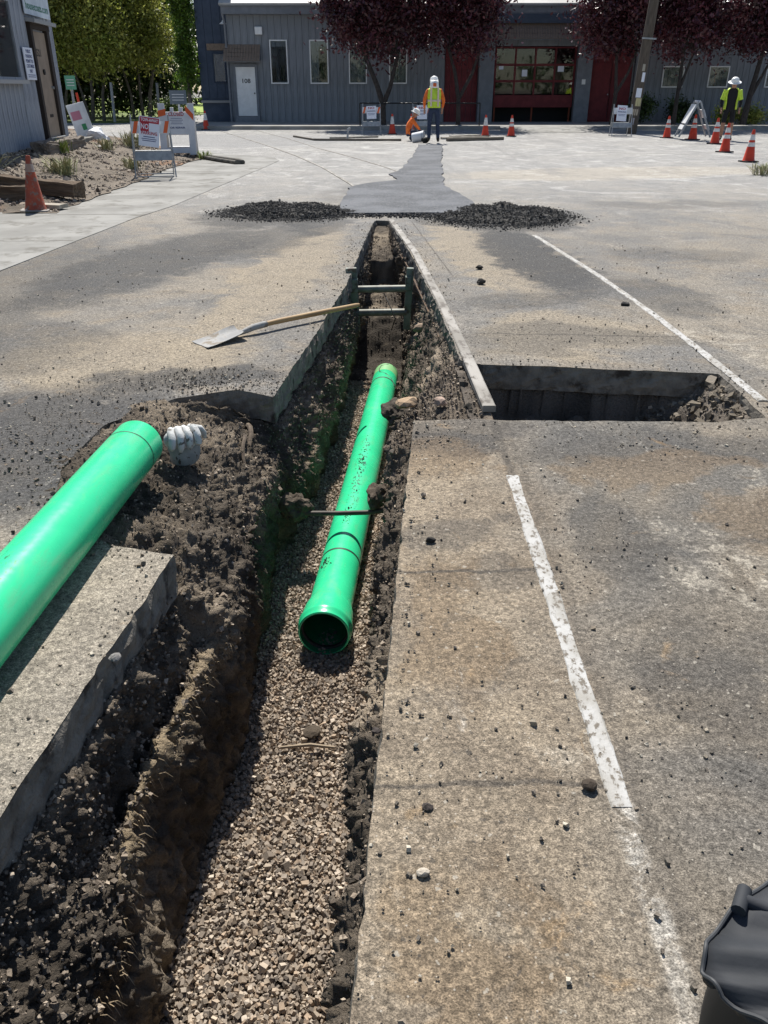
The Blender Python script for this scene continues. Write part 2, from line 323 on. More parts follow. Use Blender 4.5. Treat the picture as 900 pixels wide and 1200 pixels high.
M_RUST = mat('rusty_rail_side', (.14, .085, .05), .9, (.06, .045, .035), 20, (.35, .65), (60, .6, .004))

def edgeL(y): return np.interp(y, [-1.5, .3, 1.34, 2.53], [-1.12, -.99, -.88, -.75])
def edgeLf(y): return np.interp(y, [4.22, 5.32, 7.03, 7.97, 10.63, 11.0], [-.60, -.48, -.32, -.28, -.14, -.13])
def edgeR(y): return np.interp(y, [-1.5, .3, .88, 3.87], [-.22, -.10, -.06, .15])
RLy = [-3, 4.02, 5.02, 6.55, 8.66, 10.92, 12.47, 15.2, 18.59, 22, 26.1, 31, 37.5, 44]
RLx = [.555, .55, .515, .44, .31, .09, -.13, -.56, -1.27, -2.15, -3.38, -4.95, -7.09, -9.5]
def railL(y): return np.interp(y, RLy, RLx)
RRy = [-3, 4.18, 4.97, 6, 7.49, 9.58, 10.92, 12.98, 15.6, 18.59, 22, 24.95, 30, 35.97]
RRx = [2.02, 2.02, 2.015, 1.99, 1.91, 1.72, 1.52, 1.21, .72, .09, -.88, -1.83, -3.2, -5.07]
def railR(y): return np.interp(y, RRy, RRx)

# ---- outline of the cut through the road
def seg(a, b, st=.045):
    n = max(1, int(math.hypot(b[0] - a[0], b[1] - a[1]) / st)); return [(a[0] + (b[0] - a[0]) * i / n, a[1] + (b[1] - a[1]) * i / n) for i in range(n)]
corners = [(-.22, -1.5), (-.10, .3), (-.06, .88), (.15, 3.87), (.50, 3.885), (.62, 3.86), (1.62, 3.83), (1.93, 3.90), (1.95, 4.3), (1.96, 4.63), (1.37, 4.72), (.60, 4.81)]
corners += [(railL(y) - .045, y) for y in (4.9, 5.6, 6.55, 7.6, 8.66, 9.8, 10.85)]
corners += [(-.10, 10.9), (-.14, 10.63), (-.28, 7.97), (-.32, 7.03), (-.48, 5.32), (-.60, 4.22), (-.81, 4.34), (-1.12, 4.2), (-1.38, 3.8), (-1.42, 3.3), (-1.3, 2.85), (-1.0, 2.60), (-.75, 2.53), (-.88, 1.34), (-.99, .3), (-1.12, -1.5)]
hole = []
for i in range(len(corners)): hole += seg(corners[i], corners[(i + 1) % len(corners)])
hole = np.array(hole); hp3 = np.c_[hole, np.zeros(len(hole))]
hole[:, 0] += .006 * fbm(hp3, .05, 2, 5); hole[:, 1] += .006 * fbm(hp3 + 9, .05, 2, 6)
def inside(P, poly):
    x, y = P[:, 0], P[:, 1]; r = np.zeros(len(P), bool); j = len(poly) - 1
    for i in range(len(poly)):
        xi, yi = poly[i]; xj, yj = poly[j]
        cnd = ((yi > y) != (yj > y)) & (x < (xj - xi) * (y - yi) / (yj - yi + 1e-12) + xi); r ^= cnd; j = i
    return r
g = []
for x0, x1, y0, y1, st in [(-3.4, 3.4, -1.2, 6.2, .07), (-6, 9, 6.2, 16, .3), (-6, 9, -3, -1.2, .5), (-8, -3.4, -1.2, 6.2, .4), (3.4, 9, -1.2, 6.2, .4), (-30, 40, 16, 60, 2.0), (-30, -8, -10, 16, 3), (9, 40, -10, 16, 3)]:
    xx, yy = np.meshgrid(np.arange(x0, x1, st), np.arange(y0, y1, st)); q = np.c_[xx.ravel(), yy.ravel()]; g.append(q + RNG.uniform(-.2, .2, q.shape) * st)
ang = np.linspace(0, 2 * math.pi, 24, endpoint=False); g.append(np.c_[np.cos(ang) * 900, np.sin(ang) * 900 + 10])
g = np.concatenate(g); g = g[~inside(g, hole)]
d = np.full(len(g), 9.)
near = (np.abs(g[:, 0]) < 3.5) & (g[:, 1] < 12)
for i in range(0, len(hole)): d[near] = np.minimum(d[near], np.hypot(g[near, 0] - hole[i, 0], g[near, 1] - hole[i, 1]))
g = g[d > .03]; nh = len(hole)
res = delaunay_2d_cdt([Vector(p) for p in np.concatenate([hole, g])], [(i, (i + 1) % nh) for i in range(nh)], [], 0, 1e-6)
V2 = np.array([v[:] for v in res[0]]); F2 = np.array([f for f in res[2]]); cen = V2[F2].mean(1); F2 = F2[~inside(cen, hole)]
V3 = np.c_[V2, np.zeros(len(V2))]; nearw = sstep(V2[:, 1], 11, 6) * sstep(np.abs(V2[:, 0]), 4.5, 3)
V3[:, 2] = nearw * (.006 * fbm(V3, .9, 2, 11) + .003 * fbm(V3, .2, 2, 12))
a = V3[F2]; nz = np.cross(a[:, 1] - a[:, 0], a[:, 2] - a[:, 0])[:, 2]; F2[nz < 0] = F2[nz < 0][:, ::-1]
hz = .006 * fbm(np.c_[hole, np.zeros(nh)], .9, 2, 11) + .003 * fbm(np.c_[hole, np.zeros(nh)], .2, 2, 12)
# the broken edge of the slab, seven rows deep
rows = 7; SV = []; SF = []; b0 = len(V3)
tang = np.roll(hole, -1, 0) - np.roll(hole, 1, 0); nrm = np.c_[tang[:, 1], -tang[:, 0]]; nrm /= np.linalg.norm(nrm, axis=1)[:, None] + 1e-9
for r_ in range(rows):
    z = hz - .15 * r_ / (rows - 1); q3 = np.c_[hole, z]
    off = (.011 * fbm(q3, .05, 3, 21) - .003) * min(1, r_ / 1.5) if r_ else np.zeros(nh)
    SV.append(np.c_[hole + nrm * np.minimum(off, .012)[:, None], z - (.002 if r_ == 0 else 0)])
SV = np.concatenate(SV)
for r_ in range(rows - 1):
    for i in range(nh):
        j = (i + 1) % nh; SF.append((b0 + r_ * nh + i, b0 + r_ * nh + j, b0 + (r_ + 1) * nh + j)); SF.append((b0 + r_ * nh + i, b0 + (r_ + 1) * nh + j, b0 + (r_ + 1) * nh + i))
allF = np.concatenate([F2, np.array(SF)])
tag(raw('road', np.concatenate([V3, SV]), allF, [M_ROAD, M_SECTION], mi=[0] * len(F2) + [1] * len(SF)), kind='structure')

# ---- trench: swept section
ys = np.concatenate([np.arange(-1.5, .7, .05), np.arange(.7, 4.9, .0095), np.arange(4.9, 11.1, .022)])
LY = [-1.5, .3, 1.34, 1.75, 2.49, 2.56, 2.8, 3.5, 4.1, 4.20, 4.27, 5.32, 7.03, 7.97, 10.63, 11.1]
RY = [-1.5, .3, 1.43, 1.85, 2.44, 2.97, 3.36, 3.67, 3.82, 3.93, 4.22, 4.9, 5.3, 6.5, 7.6, 9, 10.6, 11.1]
tabL = [  # (x row, z row) for L0..L4
 ([-1.18, -1.05, -.94, -.90, -.82, -1.3, -1.6, -1.65, -1.55, -1.1, -.67, -.55, -.39, -.34, -.2, -.2], [-.12, -.12, -.12, -.12, -.12, -.03, -.02, -.02, -.02, -.03, -.18, -.18, -.18, -.18, -.1, -.06]),
 ([-1.10, -.97, -.86, -.815, -.755, -.98, -1.22, -1.22, -1.1, -.8, -.60, -.48, -.32, -.28, -.15, -.14], [-.13, -.13, -.13, -.13, -.13, -.02, .012, .012, .01, -.06, -.2, -.2, -.2, -.2, -.06, -.04]),
 ([-1.02, -.89, -.79, -.815, -.72, -.74, -.76, -.78, -.72, -.62, -.54, -.41, -.27, -.23, -.13, -.12], [-.30, -.30, -.31, -.49, -.43, -.19, -.10, -.10, -.14, -.25, -.36, -.38, -.4, -.36, -.07, -.04]),
 ([-.9, -.78, -.675, -.75, -.65, -.59, -.57, -.59, -.59, -.55, -.49, -.38, -.27, -.22, -.12, -.11], [-.47, -.47, -.46, -.41, -.38, -.38, -.33, -.28, -.3, -.42, -.55, -.55, -.55, -.5, -.08, -.05]),
 ([-.86, -.76, -.665, -.645, -.60, -.58, -.57, -.60, -.60, -.58, -.54, -.44, -.34, -.29, -.12, -.1], [-2.] * 16)]
tabR = [  # R4..R0
 ([-.3, -.2, -.12, -.10, -.05, -.05, -.08, -.05, -.04, -.03, -.02, .03, .06, .12, .17, .15, .05, .0], [-2.] * 18),
 ([-.27, -.17, -.09, -.06, -.01, -.01, -.02, 0, .01, .03, .04, .1, .12, .2, .24, .2, .06, .02], [-.62] * 18),
 ([-.29, -.19, -.12, -.10, -.05, -.03, -.01, .015, .03, .03, .06, .16, .24, .3, .3, .2, .06, .02], [-.33, -.33, -.33, -.33, -.33, -.33, -.33, -.33, -.3, -.2, -.2, -.3, -.38, -.38, -.38, -.34, -.1, -.05]),
 ([-.2, -.09, -.015, .01, .06, .095, .125, .145, .16, .26, .28, .36, .40, .37, .33, .2, .07, .03], [-.18] * 9 + [-.08, -.08, -.1, -.14, -.16, -.16, -.14, -.06, -.04]),
 ([-.14, -.03, .05, .08, .13, .16, .19, .21, .23, .56, .56, .5, .47, .42, .36, .26, .1, .06], [-.14] * 9 + [-.03, -.03, -.04, -.05, -.06, -.06, -.06, -.04, -.03])]
def floorz(y): return np.interp(y, [-1.5, 8.1, 8.5, 9.1, 9.62, 9.68, 10.9], [-.95, -.95, -.62, -.54, -.5, -.25, -.05])
fz = floorz(ys); P = []
for tx, tz in tabL: P.append(np.c_[np.interp(ys, LY, tx), np.maximum(np.interp(ys, LY, tz), fz)])
for tx, tz in tabR: P.append(np.c_[np.interp(ys, RY, tx), np.maximum(np.interp(ys, RY, tz), fz)])
ndiv = [22, 30, 22, 34, 12, 22, 18, 14, 12]; sec = []; band = []
for k, n in enumerate(ndiv):
    for i in range(n + (k == len(ndiv) - 1)):
        f = i / n; sec.append(P[k] * (1 - f) + P[k + 1] * f); band.append(k + f)
band = np.array(band); ns = len(sec); ny = len(ys)
G = np.zeros((ny, ns, 3)); G[:, :, 1] = ys[:, None]
for i, q in enumerate(sec): G[:, i, 0] = q[:, 0]; G[:, i, 2] = q[:, 1]
du = np.gradient(G, axis=1); dv = np.gradient(G, axis=0); N = np.cross(du, dv); N /= np.linalg.norm(N, axis=2)[:, :, None] + 1e-9
N[:, :, 1] *= .4
Q = G.reshape(-1, 3)
rough = np.interp(band, [0, .7, 1.2, 3, 3.3, 3.9, 4.2, 4.8, 5.2, 6, 7, 8, 9], [.25, .6, 1.1, 1.15, 1.0, .9, .3, .3, .6, 1.0, 1.3, 1.0, .3])
dsp = (.026 * fbm(Q, .2, 2, 31) + .026 * np.abs(fbm(Q, .06, 4, 33, .66)) - .016 + .009 * fbm(Q, .022, 3, 37, .7)).reshape(ny, ns) * rough[None]
# blocky bite marks running down the lower walls
teeth = .018 * fbm(Q * np.array([1, 1, .25]), .09, 2, 35).reshape(ny, ns); dsp += teeth * np.interp(band, [2.8, 3.2, 3.9, 4.1, 4.9, 5.1, 6, 6.5], [0, 1, 1, 0, 0, 1, 1, 0])[None]
dsp *= np.interp(ys, [9.5, 10.7], [1.2, .6])[:, None]; dsp += ((.03 * fbm(Q, .12, 3, 47)).reshape(ny, ns) - .02) * sstep(ys, 6.9, 7.6)[:, None] * sstep(ys, 11, 10.2)[:, None]
G = G + N * dsp[:, :, None]
# keep the soil beneath the slabs at the slab stations
idx = (np.arange(ny)[:, None] * ns + np.arange(ns)[None]); F = np.stack([idx[:-1, :-1], idx[:-1, 1:], idx[1:, 1:], idx[1:, :-1]], -1).reshape(-1, 4)
Vt = G.reshape(-1, 3); lo = fbm(Vt, .35, 3, 41).reshape(-1, 1); hi = fbm(Vt, .04, 2, 43).reshape(-1, 1)
base = np.array([.145, .12, .094]); tint = base * (1 + .4 * lo + .35 * hi); tint *= (1 - .45 * sstep(Vt[:, 1], 6.8, 7.4) * sstep(Vt[:, 2], -.4, -.6))[:, None]  # far floor tint darkened to stand in for shade in the trench
dryk = sstep(lo[:, 0] + .3 * hi[:, 0], .05, .6)[:, None]; tint = tint * (1 - .7 * dryk) + np.array([.36, .295, .22]) * .7 * dryk
# dry straw-coloured crust on the ledge, right wall tint lifted to stand in for sunlight
bnd = np.tile(band, ny); crust = np.exp(-((bnd - 2.95) / .2) ** 2) * (sstep(Vt[:, 1], 2.7, 2.3) * sstep(Vt[:, 1], 1.35, 1.7) + .5 * sstep(Vt[:, 1], 4.3, 4.8)) * .85
tint = tint * (1 - crust[:, None]) + np.array([.42, .33, .215]) * crust[:, None]
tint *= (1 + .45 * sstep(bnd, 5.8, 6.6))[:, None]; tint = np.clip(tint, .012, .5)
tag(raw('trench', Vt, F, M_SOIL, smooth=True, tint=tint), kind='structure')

# ---- pit on the far side of the rail
px = np.arange(.44, 2.16, .018); py = np.arange(3.7, 4.95, .018); XX, YY = np.meshgrid(px, py)
wl_ = sstep(XX, .5, .70); wr = 1 - sstep(XX, 1.5, 2.02); zz = -.30 * np.minimum(wl_, 1) * wr - .03
q = np.c_[XX.ravel(), YY.ravel(), zz.ravel()]
zz = zz + ((.05 * fbm(q, .16, 3, 51) + .03 * fbm(q, .05, 3, 52)).reshape(zz.shape)) * sstep(-zz, .02, .12) - .01
zz = np.where((YY < 3.80), np.minimum(zz, -.2), zz); yb = np.interp(XX, [.6, 1.37, 1.96], [4.81, 4.72, 4.63]) + .02 * fbm(q, .1, 2, 53).reshape(zz.shape) + .01; zz = np.where(YY > yb, np.maximum(np.minimum(zz, -.06), -.12), zz); zz = np.where((XX > 2.03), np.minimum(zz, -.04), zz)
q = np.c_[XX.ravel(), YY.ravel(), zz.ravel()]; idx = np.arange(len(q)).reshape(XX.shape)
F = np.stack([idx[:-1, :-1], idx[:-1, 1:], idx[1:, 1:], idx[1:, :-1]], -1).reshape(-1, 4)
tn = np.array([.17, .145, .12]) * (1 + .5 * fbm(q, .12, 3, 55)[:, None])
tn = tn * (1 + .3 * sstep(q[:, 0], 1.6, 1.95)[:, None])
tag(raw('pit', q, F, M_SOIL, smooth=True, tint=np.clip(tn, .012, .5)), kind='structure')

pk = np.where((q[:, 0] > 1.45) & (q[:, 0] < 2.0) & (q[:, 1] > 3.85) & (q[:, 1] < 4.7) | (RNG.uniform(0, 1, len(q)) < .05) & (q[:, 1] > 3.85) & (q[:, 1] < 4.75))[0]; pk = RNG.choice(pk, 1500); V, F, nb = chips(q[pk] + np.array([0, 0, .004]), RNG.lognormal(math.log(.008), .6, 1500).clip(.003, .045), 57, .4)
tag(raw('pit_rubble', V, F, M_CLOD, tint=np.repeat(palette(1500, [(.13, .11, .085), (.2, .17, .13), (.08, .07, .056), (.28, .24, .19)], .3, 58), nb, 0)), 'broken lumps of earth and asphalt inside the square pit', 'rubble', kind='stuff')
# ---- gravel bed
gx = []; st = .0118
for layer in range(2):
    for y in np.arange(.3, 7.3, st * (.95 + .4 * layer)):
        a, b = np.interp(y, LY, tabL[4][0]) - .03, np.interp(y, RY, tabR[0][0]) + .04
        xs = np.arange(a, b, st * (1 + .35 * layer)); gx.append(np.c_[xs + RNG.uniform(-.007, .007, len(xs)), np.full(len(xs), y) + RNG.uniform(-.008, .008, len(xs)), floorz(y) + .012 + layer * .012 + RNG.uniform(-.006, .008, len(xs))])
gx = np.concatenate(gx); gx[:, 2] += .016 * fbm(gx, .4, 2, 61)
sz = RNG.lognormal(math.log(.0064), .26, len(gx)).clip(.005, .02)
V, F, nb = chips(gx, sz * 1.12, 5)
pc = palette(len(gx), [(.29, .235, .18), (.34, .275, .212), (.24, .2, .162), (.39, .325, .255), (.19, .16, .132), (.32, .245, .178), (.44, .375, .305)], .24)
tag(raw('gravel', V, F, M_GRAVEL, tint=np.repeat(pc, nb, 0)), 'bed of crushed brown and grey gravel on the trench floor', 'gravel', kind='stuff')

# ---- loose clods on the cut soil
cand = np.where(((bnd > .3) & (bnd < 3.2) | (bnd > 5.9) & (bnd < 8.9)) & (Vt[:, 1] > .75) & (Vt[:, 1] < 10.6) | (bnd > 3.5) & (bnd < 6) & (Vt[:, 1] > 7.3) & (Vt[:, 1] < 10.5))[0]
wgt = np.where(Vt[cand, 1] < 5.2, 1.0, 2.0); wgt[(Vt[cand, 1] > 3.9) & (Vt[cand, 1] < 5.1) & (bnd[cand] > 7)] *= 5
pick = RNG.choice(cand, 42000, p=wgt / wgt.sum()); cp = Vt[pick] + N.reshape(-1, 3)[pick] * .003
csz = RNG.lognormal(math.log(.0034), .5, len(cp)).clip(.0016, .011)
V, F, nb = chips(cp, csz, 9, .4)
pc = palette(len(cp), [(.19, .156, .122), (.135, .11, .087), (.26, .212, .165), (.36, .3, .235), (.095, .08, .064)], .3, 8)
tag(raw('loose_soil', V, F, M_CLOD, tint=np.repeat(pc, nb, 0)), 'loose crumbs and clods of dark earth on the trench sides', 'soil', kind='stuff')

# ---- grit on the road surface
n = 4500; gp = np.c_[RNG.uniform(-3.2, 3.4, n), RNG.uniform(.7, 9, n) ** 1.0, np.zeros(n)]
clump = fbm(gp, .5, 3, 71) + .5 * fbm(gp, .12, 2, 72); keep = RNG.uniform(-.9, 1.1, n) < clump; gp = gp[keep & ~inside(gp[:, :2], hole)]
extra = []
for i in RNG.integers(0, nh, 2600):
    if hole[i, 1] > 10.6: continue
    o = -nrm[i] * abs(RNG.normal(0, .1)); s_ = 1 if inside((hole[i] + o)[None], hole)[0] == False else -1; extra.append((hole[i, 0] + s_ * o[0], hole[i, 1] + s_ * o[1], 0))
for cx, cy, sx, sy, k in [(1.05, 1.42, .1, .1, 220), (1.4, 2.1, .35, .3, 160), (.35, 1.45, .3, .15, 120), (1.2, 3.55, .5, .12, 300), (-1.0, 4.48, .3, .13, 1100), (-1.65, 3.7, .2, .5, 900), (.75, 2.3, .12, .5, 260), (.35, 3.6, .2, .15, 260), (-1.05, 2.75, .1, .15, 160), (1.2, 5.6, .6, .4, 350), (2.3, 3.7, .35, .35, 300)]:
    extra += [(RNG.normal(cx, sx), RNG.normal(cy, sy), 0) for _ in range(k)]
extra = np.array(extra); extra = extra[~inside(extra[:, :2], hole)]
gp = np.concatenate([gp, extra]); gs = RNG.lognormal(math.log(.0025), .5, len(gp)).clip(.0012, .009); gp[:, 2] = gs * .4 + .003
V, F, nb = chips(gp, gs, 12, .4)
pc = palette(len(gp), [(.16, .14, .115), (.24, .2, .155), (.09, .08, .07), (.34, .295, .23), (.2, .17, .14), (.42, .38, .31)], .3, 14)
tag(raw('grit', V, F, M_CLOD, tint=np.repeat(pc, nb, 0)), 'scattered grit and crumbs of earth on the worn road', 'grit', kind='stuff')

# ---- fresh asphalt patch and strip (a low slab with a lip towards the trench)
patch = [(-.62, 11.5), (-.1, 11.46), (.6, 11.5), (1.25, 11.45), (1.28, 13.0), (1.02, 15.0), (1.3, 20.0), (1.72, 26.3), (1.04, 26.4), (.72, 22.0), (.33, 18.0), (.1, 17.0), (.26, 15.9), (-.35, 15.25), (-.58, 14.6)]
pp = []
for i in range(len(patch)): pp += seg(patch[i], patch[(i + 1) % len(patch)], .25)
pp = [(x + random.uniform(-.03, .03), y + random.uniform(-.03, .03)) for x, y in pp]
tag(MB().prism(pp, -.004, .022).build('asphalt_patch', M_ASPH), kind='structure')

# ---- pale concrete gutter and corner apron
gut = [(-3.45, -3), (-3.5, 7.7), (-3.2, 11.1), (-3.0, 12.3), (-2.5, 19.2), (-2.42, 20.6), (-2.7, 21.6), (-3.4, 22.3), (-4.6, 23.2), (-6, 23.6), (-8, 26), (-8, 11.4), (-16, 11.4), (-16, -3)]
tag(MB().prism(gut, -.01, .006).build('concrete_apron', M_CONC), kind='structure')
M_JOINT = mat('joint_dirt', (.12, .11, .095), .95, (.2, .18, .15), 8)
jt = MB()
for k in range(9):
    y = 3.0 + k * 2.1; pts = [(-4.4 + .25 * i, y + .25 * math.sin(i * 1.1 + k) * .1, .0085) for i in range(5)]
    for a_, b_ in zip(pts[:-1], pts[1:]): jt.box(((a_[0] + b_[0]) / 2, (a_[1] + b_[1]) / 2, .006), (.26, .012, .004))
jt.build('expansion_joint', M_JOINT, bpy.data.objects['concrete_apron'])

# ---- dirt verge in front of the weathered building
def vz(x, y): 
    xb = np.interp(y, [11, 20, 21.5, 23, 38], [-4.4, -4.4, -4.25, -4.9, -13.2]); dd = xb - x
    near_ = sstep(y, 11.4, 13.5)
    return (.012 + .40 * sstep(dd, .0, 3.1)) * (.1 + .9 * near_) * (1 - .8 * sstep(y, 25, 36))
vy = np.concatenate([np.arange(11.5, 24, .12), np.arange(24, 38, .5)]); vd = np.concatenate([np.arange(0, 4.2, .12), np.arange(4.3, 9, .6)])
DD, YY = np.meshgrid(vd, vy); xb = np.interp(YY, [11, 20, 21.5, 23, 38], [-4.4, -4.4, -4.25, -4.9, -13.2]); XX = xb - DD + .08 * fbm(np.c_[YY.ravel(), DD.ravel(), DD.ravel() * 0], .6, 2, 81).reshape(YY.shape) * sstep(DD, .5, 0)
ZZ = vz(XX, YY); q = np.c_[XX.ravel(), YY.ravel(), ZZ.ravel()]; q[:, 2] += .03 * fbm(q, .35, 3, 82) * sstep(DD.ravel(), 0, .4) + .008
idx = np.arange(len(q)).reshape(XX.shape); F = np.stack([idx[:-1, :-1], idx[1:, :-1], idx[1:, 1:], idx[:-1, 1:]], -1).reshape(-1, 4)
lo = fbm(q, .9, 3, 83)[:, None]; hi = fbm(q, .2, 2, 84)[:, None]
tn = np.array([.2, .17, .138]) * (1 + .3 * lo + .25 * hi); wv = sstep(fbm(q, 1.4, 3, 85), .2, .7)[:, None]; tn = tn * (1 - wv) + np.array([.28, .18, .12]) * wv
tag(raw('dirt_verge', q, F, M_SOIL, smooth=True, tint=np.clip(tn, .03, .6)), kind='structure')
n = 9000; vp = np.c_[RNG.uniform(-9, -4.35, n), RNG.uniform(11.6, 24, n), np.zeros(n)]; vp[:, 2] = vz(vp[:, 0], vp[:, 1]) + .012; vp = vp[vp[:, 0] < np.interp(vp[:, 1], [11, 20, 21.5, 23, 38], [-4.4, -4.4, -4.25, -4.9, -13.2])]
V, F, nb = rocks(vp, RNG.lognormal(math.log(.014), .55, len(vp)).clip(.006, .06), (.5, .9), .3, 15)
pc = palette(len(vp), [(.3, .25, .2), (.16, .13, .11), (.4, .33, .26), (.09, .08, .07), (.42, .36, .3)], .25, 16)
tag(raw('verge_stones', V, F, M_CLOD, tint=np.repeat(pc, nb, 0)), 'stones and wood chips strewn over the dirt verge', 'stones', kind='stuff')

# ---- pavement along the buildings, with its kerb; lawn by the trees
pav = [(-9.0, 36.6), (24, 36.6), (24, 41.5), (-9.0, 41.5)]
tag(MB().prism(pav, -.05, .14).build('pavement', mat('pavement_concrete', (.33, .32, .3), .9, (.25, .24, .22), 1.5, (.4, .6), (60, .4, .004))), kind='structure')
drv = [(4.6, 33.6), (9.4, 33.6), (8.7, 36.8), (4.8, 36.8)]
MBd = MB(); MBd.add([(4.4, 34.2, .006), (9.6, 34.2, .006), (8.8, 36.62, .143), (4.7, 36.62, .143), (8.8, 36.7, .143), (4.7, 36.7, .143)], [(0, 1, 2, 3), (3, 2, 4, 5)])
tag(MBd.build('driveway_ramp', M_CONC), kind='structure')
tag(MB().prism([(-22, 45), (-12.6, 44), (-11.8, 52), (-11, 75), (-60, 75), (-60, 40)], -.05, .03).build('lawn', mat('lawn_grass', (.07, .12, .02), .9, (.17, .2, .05), 1.2, (.35, .65), (30, .8, .05))), kind='structure')
tag(MB().prism([(-60, 62), (-8, 62), (-8, 160), (-60, 160)], .01, .06).build('meadow', mat('bright_meadow', (.22, .32, .05), .9, (.3, .36, .08), .5, (.35, .65), (8, .8, .1))), kind='structure')  # brighter green field behind the lawn

# ---- rails
def rail(name, fx, y0, y1, label, w=.07, top=.012, foot=True, st=.25, h=.15, side=M_RUST, hm=None, rag=0.0):
    t_ = thing(name, label, 'rail', (fx((y0 + y1) / 2), (y0 + y1) / 2, 0)); ox, oy = fx((y0 + y1) / 2), (y0 + y1) / 2
    n = max(2, int((y1 - y0) / st)); yy = np.linspace(y0, y1, n + 1); hd = MB(); wb = MB(); ft = MB()
    for mb, prof in ((hd, [(-w / 2, top - .035), (-w / 2, top - .004), (-w / 2 + .006, top), (w / 2 - .006, top), (w / 2, top - .004), (w / 2, top - .035)]), (wb, [(-.01, -h), (-.01, top - .036), (.01, top - .036), (.01, -h)]), (ft, [(-w * .95, -h - .02), (-w * .95, -h - .001), (w * .95, -h - .001), (w * .95, -h - .02)])):
        k = len(prof); V = [(fx(y) - ox + p[0] * (1 + random.uniform(-rag, rag)), y - oy, p[1]) for y in yy for p in prof]
        F = [(i * k + a, i * k + (a + 1) % k, (i + 1) * k + (a + 1) % k, (i + 1) * k + a) for i in range(n) for a in range(k)] + [tuple(range(k)), tuple(n * k + a for a in range(k))]
        mb.add(V, F)
    hd.build('rail_head', hm or M_RAIL, t_)
    if foot: wb.build('web', side, t_); ft.build('foot', side, t_)
    return t_
rail('rail', railL, 4.05, 10.9, 'pale steel rail running along the open edge of the trench', .07, .012, hm=M_RAILD)
rail('rail', railL, 1.37, 3.2, 'white worn rail top set flush in the tan slab', .056, .005, False, .05, rag=.09)
rail('rail', railL, 12.35, 38, 'dark curved rail bending away from the asphalt patch towards the trees', .05, .012, False, .5, hm=M_RAILD)
rail('rail', railR, 4.15, 9.7, 'pale rail top beside the square pit, running to the asphalt heap', .055, .006, False, .06, rag=.12)
rail('rail', railR, 12.9, 36, 'thin curved rail crossing the bleached street beyond the asphalt patch', .04, .01, False, .5, hm=M_RAILD)
# ============================================================ THINGS NEAR THE TRENCH
def pvc():
    m = bpy.data.materials.new('green_pvc'); m.use_nodes = True; t = NT(m); v = t.coord('Object')
    sp = t.new('ShaderNodeSeparateXYZ'); t.l.new(v, sp.inputs[0]); X, Y, Z = sp.outputs
    c = t.mix(t.ramp(t.noise(v, 3, 3), .35, .65), (.03, .6, .275), (.04, .66, .31))
    # scuffs and caked soil along the crown, as a print line rubbed with mud
    top = t.ramp(t.math('ABSOLUTE', X), .05, .015); lng = t.math('MULTIPLY', t.ramp(Z, 1.0, 1.25), t.ramp(Z, 2.35, 2.05))
    sm = t.ramp(t.noise(t.coord('Object', (1, 1, .55)), 55, 5, .7), .54, .6); c = t.mix(t.math('MULTIPLY', t.math('MULTIPLY', sm, t.math('MULTIPLY', top, lng)), t.ramp(Y, .0, .03)), c, (.035, .04, .03))
    du = t.ramp(t.noise(t.coord('Object', (1, 1, .3)), 9, 7, .72, .4), .5, .7); c = t.mix(t.math('MULTIPLY', du, .32), c, (.22, .38, .22)); low = t.math('MULTIPLY', t.ramp(Y, -.01, -.09), t.ramp(t.noise(v, 20, 6, .7), .4, .65)); c = t.mix(t.math('MULTIPLY', low, .6), c, (.16, .14, .1)); spk = t.ramp(t.noise(v, 95, 3, .7), .68, .74); c = t.mix(t.math('MULTIPLY', spk, .7), c, (.06, .07, .05))
    t.set(t.b.inputs['Base Color'], c); t.b.inputs['Roughness'].default_value = .34; t.b.inputs['Specular IOR Level'].default_value = .5
    t.set(t.b.inputs['Roughness'], t.math('MULTIPLY_ADD', t.noise(v, 25, 4), .22, .15))
    return m
M_PVC = pvc()
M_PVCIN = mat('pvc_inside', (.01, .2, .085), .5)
M_INK = mat('black_ink', (.012, .03, .02), .6)
M_RUBBER = mat('black_rubber', (.02, .02, .02), .6, (.035, .035, .035), 20)
def pipe(label, A, B, bell, marks, smear=True):
    A, B = Vector(A), Vector(B); L = (B - A).length; z = (B - A).normalized(); x = z.cross(Vector((0, 0, 1))).normalized(); y = x.cross(z) * -1
    y = z.cross(x); 
    if y.z < 0: x, y = -x, -y
    M = Matrix((x, y, z)).transposed().to_4x4(); M.translation = A
    t_ = thing('sewer_pipe', label, 'pipe'); t_.matrix_world = M; r, ri = .1067, .0985
    if bell: out = [(.119, 0), (.1235, .004), (.1245, .03), (.1305, .04), (.1315, .058), (.1255, .07), (.1235, .13), (.120, .17), (.1095, .215), (r, .24)]; inn = [(ri, .24), (.108, .2), (.1145, .16), (.1145, .0)]
    else: out = [(.1045, 0), (r, .006)]; inn = [(ri, .0)]
    o_ = MB().lathe(out + [(r, L * f) for f in (.2, .4, .6, .8)] + [(r, L - .02), (.1, L)], 64).build('barrel', M_PVC, t_, True)
    MB().lathe([(ri, L)] + inn, 64).build('inner_wall', M_PVCIN, t_, True)
    MB().lathe([(out[0][0], 0.0), (inn[-1][0], 0.0)], 64).build('rim', M_PVC, t_); MB().lathe([(.1, L), (ri, L)], 64).build('rim', M_PVC, t_)
    if bell: MB().lathe([(.1145, .035), (.105, .04), (.105, .055), (.1145, .06)], 48).build('gasket', M_RUBBER, t_, True)
    for d_, w_ in marks: MB().lathe([(r + .0008, d_), (r + .0008, d_ + w_)], 64).build('insertion_mark', M_INK, t_, True)
    return t_, M
pt, PM = pipe('green plastic pipe with an open bell end lying on gravel in the trench', (-.284, 3.17, -.806), (.02, 7.12, -.806), True, [(.62, .016), (3.55, .022)])
